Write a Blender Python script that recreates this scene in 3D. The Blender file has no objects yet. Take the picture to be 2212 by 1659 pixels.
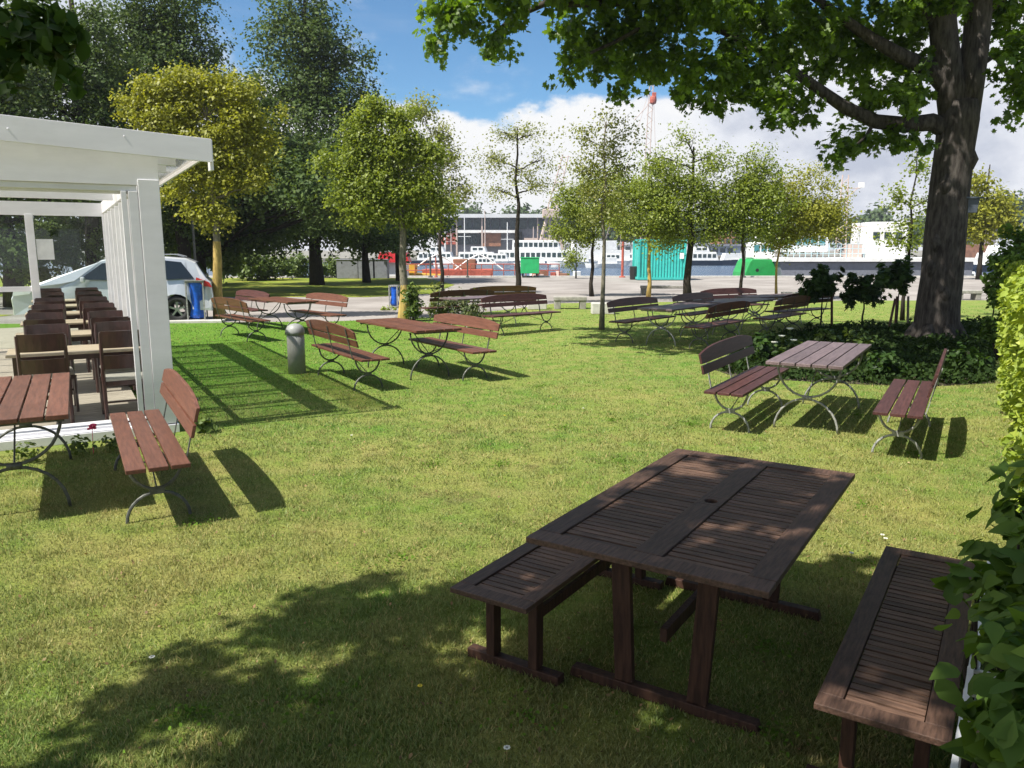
import bpy, bmesh, math, random
import numpy as np
from mathutils import Vector, Matrix
sc = bpy.context.scene
COL = sc.collection
R = math.radians
# ------------------------------------------------------------------ camera, sky, sun, exposure
H = 1.92
FPX = 1683.0
PITCH = math.atan((829.5 - 540) / FPX)
cam = bpy.data.cameras.new("camera"); cam.sensor_width = 36; cam.lens = FPX / 2212 * 36
cam.clip_start = 0.05; cam.clip_end = 5000
camo = bpy.data.objects.new("camera", cam); COL.objects.link(camo)
camo.location = (0, 0, H); camo.rotation_euler = (R(90) - PITCH, 0, 0)
sc.camera = camo
SUN = Vector((-0.563, -0.394, 1.0)).normalized()      # towards the sun
SEL = math.asin(SUN.z); SAZ = math.atan2(SUN.x, SUN.y)
sun = bpy.data.lights.new("sun", 'SUN'); sun.energy = 5.0; sun.angle = R(0.5); sun.color = (1.0, 0.95, 0.86)
suno = bpy.data.objects.new("sun", sun); COL.objects.link(suno)
suno.rotation_euler = SUN.to_track_quat('Z', 'Y').to_euler()
sc.view_settings.view_transform = 'Standard'; sc.view_settings.look = 'None'
sc.view_settings.exposure = 0.80; sc.view_settings.gamma = 1.0
sc.view_settings.use_curve_mapping = False
sc.cycles.max_bounces = 7; sc.cycles.transparent_max_bounces = 16
sc.cycles.diffuse_bounces = 3; sc.cycles.glossy_bounces = 2; sc.cycles.transmission_bounces = 4
sc.cycles.caustics_reflective = False; sc.cycles.caustics_refractive = False
sc.cycles.sample_clamp_indirect = 4

world = bpy.data.worlds.new("World"); sc.world = world; world.use_nodes = True
def build_world():
    nt = world.node_tree; nt.nodes.clear()
    N = nt.nodes.new; L = nt.links.new
    out = N('ShaderNodeOutputWorld')
    sky = N('ShaderNodeTexSky'); sky.sky_type = 'NISHITA'; sky.sun_disc = False
    sky.sun_elevation = SEL; sky.sun_rotation = SAZ; sky.air_density = 0.9; sky.dust_density = 0.1; sky.ozone_density = 2.6
    b1 = N('ShaderNodeBackground'); b1.inputs[1].default_value = 0.078
    tn = N('ShaderNodeMixRGB'); tn.blend_type = 'MULTIPLY'; tn.inputs[0].default_value = 1; tn.inputs[2].default_value = (0.62, 0.93, 1.06, 1); L(sky.outputs[0], tn.inputs[1]); L(tn.outputs[0], b1.inputs[0])
    tc = N('ShaderNodeTexCoord'); sep = N('ShaderNodeSeparateXYZ'); L(tc.outputs['Generated'], sep.inputs[0])
    def math_(op, a, b=None, c=None):
        m = N('ShaderNodeMath'); m.operation = op
        for i, v in enumerate((a, b, c)):
            if v is None: continue
            if isinstance(v, (int, float)): m.inputs[i].default_value = v
            else: L(v, m.inputs[i])
        return m.outputs[0]
    def noise(scale, det, rough, sx=1, sy=1, sz=1, off=0.0):
        mp = N('ShaderNodeMapping'); mp.inputs['Scale'].default_value = (sx, sy, sz); mp.inputs['Location'].default_value = (off, off * .7, off * .3)
        L(tc.outputs['Generated'], mp.inputs[0])
        n = N('ShaderNodeTexNoise'); n.inputs['Scale'].default_value = scale; n.inputs['Detail'].default_value = det; n.inputs['Roughness'].default_value = rough
        L(mp.outputs[0], n.inputs['Vector']); return n.outputs[0]
    # cumulus bank low over the harbour, rising to the right
    n1 = noise(5.0, 9, 0.58, 1, 1, 1.7, 1.3)
    n2 = noise(2.2, 3, 0.5, 1, 1, 1.4, 7.7)
    n3 = noise(17.0, 7, 0.6, 1, 1, 1.4, 3.1)
    az = math_('DIVIDE', sep.outputs[0], math_('MAXIMUM', sep.outputs[1], 0.15))
    top = math_('ADD', math_('MULTIPLY_ADD', math_('MINIMUM', math_('MAXIMUM', az, 0.0), 0.7), 0.22, 0.148), math_('MULTIPLY', math_('MINIMUM', math_('MAXIMUM', math_('MULTIPLY', az, -1.0), 0.0), 0.7), 0.12))
    h = math_('SUBTRACT', top, sep.outputs[2])
    d = math_('ADD', math_('MULTIPLY', h, 9.0), math_('MULTIPLY', math_('SUBTRACT', n1, 0.5), 2.0))
    d = math_('ADD', d, math_('MULTIPLY', math_('SUBTRACT', n3, 0.5), 0.75))
    mr = N('ShaderNodeMapRange'); mr.interpolation_type = 'SMOOTHSTEP'; mr.inputs[1].default_value = -0.03; mr.inputs[2].default_value = 0.22
    L(d, mr.inputs[0])
    # thin high streaks
    n4 = noise(2.6, 7, 0.62, 0.6, 1.0, 4.2, 11.0)
    mr2 = N('ShaderNodeMapRange'); mr2.interpolation_type = 'SMOOTHSTEP'; mr2.inputs[1].default_value = 0.50; mr2.inputs[2].default_value = 0.80; mr2.inputs[4].default_value = 0.28
    L(n4, mr2.inputs[0])
    # higher broken cloud on the upper left
    n5 = noise(3.1, 8, 0.6, 1, 1, 2.0, 21.0)
    lf = math_('MULTIPLY_ADD', az, -1.2, -0.28)
    mr3 = N('ShaderNodeMapRange'); mr3.interpolation_type = 'SMOOTHSTEP'; mr3.inputs[1].default_value = 0.48; mr3.inputs[2].default_value = 0.66; mr3.inputs[4].default_value = 0.9
    L(math_('ADD', n5, math_('MULTIPLY', lf, 0.5)), mr3.inputs[0])
    cov = math_('MAXIMUM', mr.outputs[0], math_('MAXIMUM', mr2.outputs[0], mr3.outputs[0]))
    # cloud shade: bright billows, blue-grey bases
    sh = math_('ADD', math_('ADD', math_('MULTIPLY', math_('SUBTRACT', n1, 0.5), -2.2), math_('MULTIPLY', math_('SUBTRACT', n3, 0.5), -0.9)), math_('MULTIPLY', n2, 0.55))
    ramp = N('ShaderNodeValToRGB')
    e = ramp.color_ramp.elements
    e[0].position = 0.02; e[0].color = (1.0, 1.0, 1.0, 1); e[1].position = 0.80; e[1].color = (0.56, 0.60, 0.71, 1)
    x = e.new(0.40); x.color = (0.88, 0.90, 0.96, 1)
    L(math_('ADD', sh, math_('MULTIPLY', h, 0.75)), ramp.inputs[0])
    b2 = N('ShaderNodeBackground'); b2.inputs[1].default_value = 0.58; L(ramp.outputs[0], b2.inputs[0])
    mix = N('ShaderNodeMixShader'); L(cov, mix.inputs[0]); L(b1.outputs[0], mix.inputs[1]); L(b2.outputs[0], mix.inputs[2])
    L(mix.outputs[0], out.inputs[0])
build_world()

# ------------------------------------------------------------------ measuring helpers (photo pixel at 2212 wide -> world)
def ray(x, y):
    u = (x - 1106) / FPX; v = (829.5 - y) / FPX
    return Vector((u, math.cos(PITCH) + v * math.sin(PITCH), -math.sin(PITCH) + v * math.cos(PITCH)))
def G(x, y, z=0.0):
    r = ray(x, y); t = (z - H) / r.z
    return Vector((0, 0, H)) + r * t
def P(x, y, Y):
    r = ray(x, y); return Vector((0, 0, H)) + r * (Y / r.y)

# ------------------------------------------------------------------ materials
MATS = {}
def new_mat(name):
    m = bpy.data.materials.new(name); m.use_nodes = True; nt = m.node_tree; nt.nodes.clear()
    MATS[name] = m; return m, nt, nt.nodes.new, nt.links.new
def mat(name, col, rough=0.6, metal=0.0, var=0.15, scale=6.0, stretch=(1, 1, 1), bump=0.0, col2=None, spec=0.5, alpha=None, detail=5, tint=0.0, bscale=None, coat=0.0, contrast=(0.35, 0.65), dirt=0.0):
    """Principled with noise mottling; tint = amount of per-board variation read from the face attribute."""
    m, nt, N, L = new_mat(name)
    out = N('ShaderNodeOutputMaterial'); b = N('ShaderNodeBsdfPrincipled')
    tc = N('ShaderNodeTexCoord'); mp = N('ShaderNodeMapping'); mp.inputs['Scale'].default_value = stretch
    L(tc.outputs['Object'], mp.inputs[0])
    n = N('ShaderNodeTexNoise'); n.inputs['Scale'].default_value = scale; n.inputs['Detail'].default_value = detail; n.inputs['Roughness'].default_value = 0.6
    L(mp.outputs[0], n.inputs['Vector'])
    r = N('ShaderNodeValToRGB'); c = Vector(col)
    c2 = Vector(col2) if col2 else c * (1 + var)
    c1 = c * (1 - var) if not col2 else c
    r.color_ramp.elements[0].position = contrast[0]; r.color_ramp.elements[0].color = (*c1, 1)
    r.color_ramp.elements[1].position = contrast[1]; r.color_ramp.elements[1].color = (*c2, 1)
    L(n.outputs[0], r.inputs[0])
    colout = r.outputs[0]
    if tint:
        a = N('ShaderNodeAttribute'); a.attribute_name = 'tint'
        hs = N('ShaderNodeHueSaturation'); mm = N('ShaderNodeMath'); mm.operation = 'MULTIPLY_ADD'
        mm.inputs[1].default_value = tint * 2; mm.inputs[2].default_value = 1 - tint
        L(a.outputs['Fac'], mm.inputs[0]); L(mm.outputs[0], hs.inputs['Value']); L(colout, hs.inputs['Color']); colout = hs.outputs[0]
    if dirt:
        n2 = N('ShaderNodeTexNoise'); n2.inputs['Scale'].default_value = 2.3; n2.inputs['Detail'].default_value = 8; n2.inputs['Roughness'].default_value = 0.7
        L(tc.outputs['Object'], n2.inputs['Vector'])
        rr = N('ShaderNodeMapRange'); rr.inputs[1].default_value = 0.5; rr.inputs[2].default_value = 0.75; rr.inputs[4].default_value = dirt
        L(n2.outputs[0], rr.inputs[0])
        mx = N('ShaderNodeMixRGB'); mx.blend_type = 'MULTIPLY'; mx.inputs[2].default_value = (0.45, 0.42, 0.36, 1)
        L(rr.outputs[0], mx.inputs[0]); L(colout, mx.inputs[1]); colout = mx.outputs[0]
    L(colout, b.inputs['Base Color'])
    b.inputs['Roughness'].default_value = rough; b.inputs['Metallic'].default_value = metal
    b.inputs['Specular IOR Level'].default_value = spec; b.inputs['Coat Weight'].default_value = coat
    if bump:
        bp = N('ShaderNodeBump'); bp.inputs['Strength'].default_value = bump; bp.inputs['Distance'].default_value = 0.01
        if bscale:
            nb = N('ShaderNodeTexNoise'); nb.inputs['Scale'].default_value = bscale; nb.inputs['Detail'].default_value = 6; L(mp.outputs[0], nb.inputs['Vector']); L(nb.outputs[0], bp.inputs['Height'])
        else: L(n.outputs[0], bp.inputs['Height'])
        L(bp.outputs[0], b.inputs['Normal'])
    L(b.outputs[0], out.inputs[0]); return m
def leaf_mat(name, dark, light, trans=0.35, rough=0.45, yellow=None, spec=0.4):
    m, nt, N, L = new_mat(name)
    out = N('ShaderNodeOutputMaterial'); b = N('ShaderNodeBsdfPrincipled'); t = N('ShaderNodeBsdfTranslucent')
    a = N('ShaderNodeAttribute'); a.attribute_name = 'tint'
    r = N('ShaderNodeValToRGB'); r.color_ramp.elements[0].position = 0.0; r.color_ramp.elements[0].color = (*dark, 1)
    r.color_ramp.elements[1].position = 1.0; r.color_ramp.elements[1].color = (*light, 1)
    if yellow: e = r.color_ramp.elements.new(0.85); e.color = (*light, 1); r.color_ramp.elements[2].color = (*yellow, 1)
    L(a.outputs['Fac'], r.inputs[0]); L(r.outputs[0], b.inputs['Base Color'])
    b.inputs['Roughness'].default_value = rough; b.inputs['Specular IOR Level'].default_value = spec
    g = N('ShaderNodeMixRGB'); g.blend_type = 'MULTIPLY'; g.inputs[0].default_value = 1; g.inputs[2].default_value = (1.5, 1.45, 0.55, 1)
    L(r.outputs[0], g.inputs[1]); L(g.outputs[0], t.inputs[0])
    mx = N('ShaderNodeMixShader'); mx.inputs[0].default_value = trans
    L(b.outputs[0], mx.inputs[1]); L(t.outputs[0], mx.inputs[2]); L(mx.outputs[0], out.inputs[0]); return m
def glass_mat(name, tintc=(1, 1, 1), refl=0.12, haze=0.0, graze=0.0):
    m, nt, N, L = new_mat(name)
    out = N('ShaderNodeOutputMaterial'); t = N('ShaderNodeBsdfTransparent'); t.inputs[0].default_value = (*tintc, 1)
    g = N('ShaderNodeBsdfGlossy'); g.inputs['Roughness'].default_value = 0.03
    lw = N('ShaderNodeLayerWeight'); pw = N('ShaderNodeMath'); pw.operation = 'POWER'; pw.inputs[1].default_value = 4.5; L(lw.outputs['Facing'], pw.inputs[0])
    mr = N('ShaderNodeMath'); mr.operation = 'MULTIPLY_ADD'; mr.inputs[1].default_value = 0.7; mr.inputs[2].default_value = 0.03 + max(refl, 0); L(pw.outputs[0], mr.inputs[0])
    mx = N('ShaderNodeMixShader'); L(mr.outputs[0], mx.inputs[0]); L(t.outputs[0], mx.inputs[1]); L(g.outputs[0], mx.inputs[2])
    last = mx.outputs[0]
    if haze:
        d = N('ShaderNodeBsdfDiffuse'); d.inputs[0].default_value = (0.75, 0.8, 0.78, 1); tr = N('ShaderNodeBsdfTranslucent'); tr.inputs[0].default_value = (0.75, 0.8, 0.76, 1)
        a = N('ShaderNodeAddShader'); m3 = N('ShaderNodeMixShader'); m3.inputs[0].default_value = 0.5; L(d.outputs[0], m3.inputs[1]); L(tr.outputs[0], m3.inputs[2])
        m2 = N('ShaderNodeMixShader'); m2.inputs[0].default_value = haze; _g = graze and (lambda lw2, mr5: (setattr(mr5, 'interpolation_type', 'SMOOTHSTEP'), [mr5.inputs[i].__setattr__('default_value', v) for i, v in ((1, .45), (2, .95), (3, haze), (4, graze))], L(lw2.outputs['Facing'], mr5.inputs[0]), L(mr5.outputs[0], m2.inputs[0])))(N('ShaderNodeLayerWeight'), N('ShaderNodeMapRange')); L(last, m2.inputs[1]); L(m3.outputs[0], m2.inputs[2]); last = m2.outputs[0]
    L(last, out.inputs[0]); return m

# lawn: dry yellow-green with greener patches; the same colour field drives the soil sheet and the blades
def lawn_mat(name, blade):
    m, nt, N, L = new_mat(name)
    out = N('ShaderNodeOutputMaterial'); b = N('ShaderNodeBsdfPrincipled'); geo = N('ShaderNodeNewGeometry')
    def noise(scale, det, rough=0.6):
        n = N('ShaderNodeTexNoise'); n.inputs['Scale'].default_value = scale; n.inputs['Detail'].default_value = det; n.inputs['Roughness'].default_value = rough
        L(geo.outputs['Position'], n.inputs['Vector']); return n.outputs[0]
    def rng(v, a, b_, c=0.0, d=1.0):
        x = N('ShaderNodeMapRange'); x.inputs[1].default_value = a; x.inputs[2].default_value = b_; x.inputs[3].default_value = c; x.inputs[4].default_value = d; L(v, x.inputs[0]); return x.outputs[0]
    def mixc(f, a, b_):
        x = N('ShaderNodeMixRGB')
        if isinstance(f, float): x.inputs[0].default_value = f
        else: L(f, x.inputs[0])
        for i, v in ((1, a), (2, b_)):
            if isinstance(v, tuple): x.inputs[i].default_value = (*v, 1)
            else: L(v, x.inputs[i])
        return x.outputs[0]
    sep = N('ShaderNodeSeparateXYZ'); L(geo.outputs['Position'], sep.inputs[0])
    big = rng(noise(0.55, 5, 0.62), 0.36, 0.66); mid = rng(noise(2.6, 6, 0.66), 0.36, 0.68); fine = rng(noise(19, 5, 0.7), 0.28, 0.75)
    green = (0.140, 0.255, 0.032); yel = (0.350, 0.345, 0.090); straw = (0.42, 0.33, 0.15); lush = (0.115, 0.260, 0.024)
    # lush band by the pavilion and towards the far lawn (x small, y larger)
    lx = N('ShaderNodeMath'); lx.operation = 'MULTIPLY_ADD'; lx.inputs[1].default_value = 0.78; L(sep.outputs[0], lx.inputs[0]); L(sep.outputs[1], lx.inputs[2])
    # field: y+0.78x ; lush towards small x and larger y
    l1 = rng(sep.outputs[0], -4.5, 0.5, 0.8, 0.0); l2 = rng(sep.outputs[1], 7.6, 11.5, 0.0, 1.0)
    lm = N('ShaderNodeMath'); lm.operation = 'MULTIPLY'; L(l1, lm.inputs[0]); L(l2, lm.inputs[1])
    far = rng(sep.outputs[1], 4.5, 13.0, 0.0, 0.7)
    c = mixc(big, green, yel); c = mixc(far, c, mixc(mid, (0.135, 0.290, 0.038), (0.255, 0.345, 0.075)))
    st = N('ShaderNodeMath'); st.operation = 'MULTIPLY'; L(mid, st.inputs[0]); st.inputs[1].default_value = 0.45; c = mixc(st.outputs[0], c, straw if not blade else yel)
    bare = rng(noise(1.15, 7, 0.7), 0.575, 0.68, 0.0, 0.62); nearf = rng(sep.outputs[1], 3.0, 16.0, 1.0, 0.25)
    bm2 = N('ShaderNodeMath'); bm2.operation = 'MULTIPLY'; L(bare, bm2.inputs[0]); L(nearf, bm2.inputs[1]); c = mixc(bm2.outputs[0], c, (0.30, 0.215, 0.105) if blade else (0.13, 0.095, 0.055))
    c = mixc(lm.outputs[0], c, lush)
    if blade:
        a = N('ShaderNodeAttribute'); a.attribute_name = 'tint'
        hs = N('ShaderNodeHueSaturation'); L(rng(a.outputs['Fac'], 0, 1, 0.55, 1.45), hs.inputs['Value']); L(rng(a.outputs['Fac'], 0, 1, 0.98, 0.76), hs.inputs['Saturation']); L(c, hs.inputs['Color']); c = hs.outputs[0]
        dry = rng(a.outputs['Fac'], 0.86, 0.90); c = mixc(dry, c, (0.48, 0.40, 0.17))
        t = N('ShaderNodeBsdfTranslucent'); L(c, t.inputs[0]); L(c, b.inputs['Base Color']); b.inputs['Roughness'].default_value = 0.55; b.inputs['Specular IOR Level'].default_value = 0.25
        mx = N('ShaderNodeMixShader'); mx.inputs[0].default_value = 0.4; L(b.outputs[0], mx.inputs[1]); L(t.outputs[0], mx.inputs[2]); L(mx.outputs[0], out.inputs[0])
    else:
        soil = rng(noise(42, 5, 0.75), 0.38, 0.62); hs = N('ShaderNodeHueSaturation'); hs.inputs['Value'].default_value = 0.55; L(c, hs.inputs['Color'])
        c2 = mixc(soil, hs.outputs[0], c)
        L(c2, b.inputs['Base Color']); b.inputs['Roughness'].default_value = 0.9; b.inputs['Specular IOR Level'].default_value = 0.1
        bp = N('ShaderNodeBump'); bp.inputs['Strength'].default_value = 0.9; bp.inputs['Distance'].default_value = 0.03; L(noise(30, 8, 0.75), bp.inputs['Height']); L(bp.outputs[0], b.inputs['Normal'])
        L(b.outputs[0], out.inputs[0])
    return m
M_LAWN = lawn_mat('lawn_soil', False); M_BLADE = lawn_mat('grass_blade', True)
M_FARGRASS = mat('far_grass', (0.10, 0.17, 0.02), 0.9, var=.3, scale=0.8, col2=(0.27, 0.27, 0.05), bump=.6, bscale=12, spec=.1)
M_GRAVEL = mat('gravel', (0.215, 0.195, 0.180), 0.9, scale=0.35, col2=(0.34, 0.315, 0.295), bump=.5, bscale=25, spec=.1, detail=9)
M_BANK = mat('bank', (0.16, 0.15, 0.13), 0.9, scale=.05, col2=(0.25, 0.24, 0.2))
M_STONE = mat('stone', (0.30, 0.29, 0.26), 0.85, var=.3, scale=9, bump=.4, dirt=.7)
M_CONC = mat('pale_concrete', (0.50, 0.49, 0.46), 0.85, var=.15, scale=5, bump=.3, dirt=.6)
M_RED = mat('varnished_red_board', (0.088, 0.032, 0.019), 0.45, scale=9, stretch=(6, .5, 6), col2=(0.155, 0.062, 0.038), bump=.12, tint=.16, spec=.45, dirt=.6)
M_BROWN = mat('varnished_brown_board', (0.050, 0.021, 0.019), 0.45, scale=9, stretch=(6, .5, 6), col2=(0.098, 0.042, 0.038), bump=.12, tint=.18, spec=.25, dirt=.3)
M_FADED = mat('faded_brown_board', (0.100, 0.068, 0.072), 0.42, scale=9, stretch=(6, .5, 6), col2=(0.180, 0.130, 0.136), bump=.12, tint=.14, spec=.55, dirt=.4)
M_TEAK = mat('weathered_dark_wood', (0.048, 0.027, 0.019), 0.55, scale=14, stretch=(6, .7, 6), col2=(0.105, 0.060, 0.042), bump=.35, tint=.28, spec=.4, dirt=.5)
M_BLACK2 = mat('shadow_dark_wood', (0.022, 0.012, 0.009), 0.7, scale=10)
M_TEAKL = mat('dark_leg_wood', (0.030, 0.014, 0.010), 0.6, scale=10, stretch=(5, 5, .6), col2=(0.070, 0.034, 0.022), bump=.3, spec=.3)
M_TEAKX = mat('weathered_dark_slat', (0.062, 0.036, 0.025), 0.55, scale=14, stretch=(.7, 6, 6), col2=(0.140, 0.082, 0.056), bump=.35, tint=.30, spec=.4, dirt=.5)
M_IRON = mat('galvanised_iron', (0.30, 0.305, 0.29), 0.5, metal=.25, var=.35, scale=30, bump=.2, dirt=.6)
M_IRON_D = mat('dark_iron', (0.085, 0.090, 0.080), 0.5, metal=.2, var=.35, scale=30, bump=.2)
M_WHITE = mat('white_paint', (0.80, 0.79, 0.82), 0.45, var=.04, scale=2.0, stretch=(1, 1, 4), bump=.05, dirt=.12)
M_WHITE2 = mat('white_panel', (0.72, 0.73, 0.73), 0.5, var=.05, scale=3.0, dirt=.15)
M_CEIL = glass_mat('roof_sheet', (0.97, 0.98, 0.97), -0.03, haze=0.09)
M_GLASS = glass_mat('window_glass', (0.90, 0.94, 0.92), -0.02)
M_GLASSH = glass_mat('door_glass', (0.96, 0.98, 0.97), -0.01, haze=0.05, graze=0.75)
M_EAVE = glass_mat('eave_sheet', (0.90, 0.86, 0.82), -0.02, haze=0.08)
M_DECK = mat('deck_board', (0.36, 0.32, 0.26), 0.6, var=.2, scale=6, stretch=(1, 6, 1), bump=.1, dirt=.4)
M_CHAIR = mat('chair_wood', (0.032, 0.014, 0.011), 0.32, scale=8, stretch=(4, 1, 1), col2=(0.060, 0.024, 0.020), spec=.6, coat=.2)
M_PAD = mat('seat_pad', (0.32, 0.31, 0.27), 0.8, var=.1, scale=40)
M_TABLE = mat('cafe_table_wood', (0.36, 0.29, 0.20), 0.4, scale=9, stretch=(1, 6, 1), col2=(0.52, 0.43, 0.31), bump=.05)
M_BOLL = mat('grey_metal_paint', (0.27, 0.28, 0.275), 0.5, var=.15, scale=5, bump=.1, dirt=.8)
M_BARK = mat('maple_bark', (0.028, 0.024, 0.022), 0.9, scale=5, stretch=(3, 3, .7), col2=(0.090, 0.080, 0.072), bump=1.0, bscale=14, spec=.1, detail=9)
M_BARK_L = mat('pale_bark', (0.17, 0.155, 0.12), 0.85, var=.35, scale=12, stretch=(3, 3, .8), bump=.5, spec=.1)
M_BARK_D = mat('dark_bark', (0.035, 0.030, 0.024), 0.9, var=.35, scale=8, stretch=(3, 3, .8), bump=.7, spec=.1)
M_YPOLE = mat('ochre_trunk_wash', (0.38, 0.27, 0.075), 0.8, var=.3, scale=7, stretch=(2, 2, .6), bump=.4, dirt=.7)
LF_MAPLE = leaf_mat('maple_leaf', (0.034, 0.080, 0.011), (0.185, 0.300, 0.028), .55, .4)
LF_DARK = leaf_mat('dark_leaf', (0.026, 0.055, 0.016), (0.105, 0.155, 0.040), .28, .55, yellow=(0.20, 0.20, 0.05), spec=.15)
LF_YEL = leaf_mat('yellow_leaf', (0.125, 0.145, 0.014), (0.35, 0.36, 0.045), .40, .5, yellow=(0.44, 0.40, 0.07))
LF_YG = leaf_mat('yellow_green_leaf', (0.085, 0.130, 0.016), (0.28, 0.34, 0.048), .42, .5, yellow=(0.38, 0.38, 0.06))
LF_PALE = leaf_mat('pale_leaf', (0.12, 0.15, 0.04), (0.32, 0.34, 0.11), .4, .5, yellow=(0.33, 0.25, 0.09))
LF_GOLD = leaf_mat('golden_leaf', (0.12, 0.20, 0.020), (0.38, 0.45, 0.075), .35, .5, yellow=(0.50, 0.52, 0.15), spec=.25)
LF_HAZEL = leaf_mat('broad_leaf', (0.040, 0.095, 0.016), (0.160, 0.250, 0.042), .4, .55, spec=.25)
LF_GLOBE = leaf_mat('globe_leaf', (0.014, 0.038, 0.010), (0.060, 0.115, 0.022), .35, .5, spec=.2)
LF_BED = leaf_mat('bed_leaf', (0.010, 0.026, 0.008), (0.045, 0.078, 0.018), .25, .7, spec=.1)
LF_BUSH = leaf_mat('bush_leaf', (0.05, 0.095, 0.02), (0.17, 0.23, 0.05), .3, .5)
LF_ROSE = leaf_mat('rose_leaf', (0.045, 0.085, 0.025), (0.20, 0.22, 0.09), .25, .5, yellow=(0.42, 0.38, 0.22))
LF_FAR = leaf_mat('far_leaf', (0.045, 0.080, 0.035), (0.11, 0.15, 0.065), .2, .7, spec=.1)
def flat(name, c, rough=.5, **k): return mat(name, c, rough, var=k.pop('var', .08), **k)
M_SILVER = flat('car_silver', (0.60, 0.62, 0.66), .28, metal=.35, coat=.6, var=.02); M_TYRE = flat('tyre_rubber', (0.02, 0.02, 0.02), .8)
M_RIM = flat('wheel_rim', (0.35, 0.36, 0.38), .35, metal=.8); M_CARGLASS = flat('car_window', (0.012, 0.016, 0.018), .08, spec=.8); M_TAIL = flat('tail_lamp', (0.55, 0.02, 0.02), .2, coat=.6)
M_BLUE = mat('blue_plastic', (0.010, 0.095, 0.50), .35, var=.3, scale=10, bump=.6, bscale=14)
M_TURQ = flat('turquoise_paint', (0.045, 0.46, 0.42), .55, dirt=.5, scale=2); M_GREEN = flat('green_paint', (0.020, 0.40, 0.13), .5, dirt=.5, scale=3)
M_HULLG = flat('hull_green', (0.015, 0.30, 0.065), .5, dirt=.6, scale=1.5); M_HULLGREY = flat('hull_grey', (0.20, 0.21, 0.25), .6, dirt=.7)
M_BOATW = flat('boat_white', (0.75, 0.76, 0.76), .4, dirt=.3, scale=1); M_BOATD = flat('boat_dark', (0.04, 0.06, 0.10), .5); M_TEALG = flat('cabin_teal', (0.06, 0.22, 0.25), .2)
M_RUST = flat('rust_red', (0.38, 0.085, 0.055), .7, var=.3, scale=3); M_ORANGE = flat('orange_yellow', (0.60, 0.36, 0.05), .5); M_REDP = flat('red_paint', (0.60, 0.03, 0.04), .5)
M_CRANE = flat('crane_pink', (0.50, 0.40, 0.36), .6); M_BRICK = flat('brick_brown', (0.27, 0.13, 0.08), .85, var=.3, scale=1); M_DGLASS = flat('dark_pane', (0.035, 0.055, 0.06), .15)
M_PALEB = flat('pale_blue_rail', (0.45, 0.62, 0.68), .5); M_ROOFG = flat('pale_roof', (0.55, 0.57, 0.60), .6, scale=.3); M_BLACK = flat('black_paint', (0.015, 0.015, 0.015), .5)
M_BOX = flat('birdhouse_grey', (0.07, 0.085, 0.11), .7); M_STAKE = flat('stake_wood', (0.10, 0.045, 0.03), .8, var=.3); M_LATT = flat('white_lattice', (0.70, 0.72, 0.74), .5)
M_PINK = flat('pink_petal', (0.80, 0.03, 0.14), .6); M_PETAL = flat('white_petal', (0.8, 0.8, 0.7), .6); M_DAND = flat('yellow_petal', (0.8, 0.6, 0.03), .6); M_PAPER = flat('paper', (0.85, 0.85, 0.85), .8)
def water_mat():
    m, nt, N, L = new_mat('harbour_water'); out = N('ShaderNodeOutputMaterial'); b = N('ShaderNodeBsdfPrincipled')
    b.inputs['Base Color'].default_value = (0.045, 0.075, 0.12, 1); b.inputs['Roughness'].default_value = .25
    geo = N('ShaderNodeNewGeometry'); mp = N('ShaderNodeMapping'); mp.inputs['Scale'].default_value = (.5, 1.4, 1); L(geo.outputs['Position'], mp.inputs[0])
    n = N('ShaderNodeTexNoise'); n.inputs['Scale'].default_value = 1.1; n.inputs['Detail'].default_value = 6; L(mp.outputs[0], n.inputs['Vector'])
    bp = N('ShaderNodeBump'); bp.inputs['Strength'].default_value = .8; bp.inputs['Distance'].default_value = .35; L(n.outputs[0], bp.inputs['Height']); L(bp.outputs[0], b.inputs['Normal'])
    L(b.outputs[0], out.inputs[0]); return m
M_WATER = water_mat()

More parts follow.
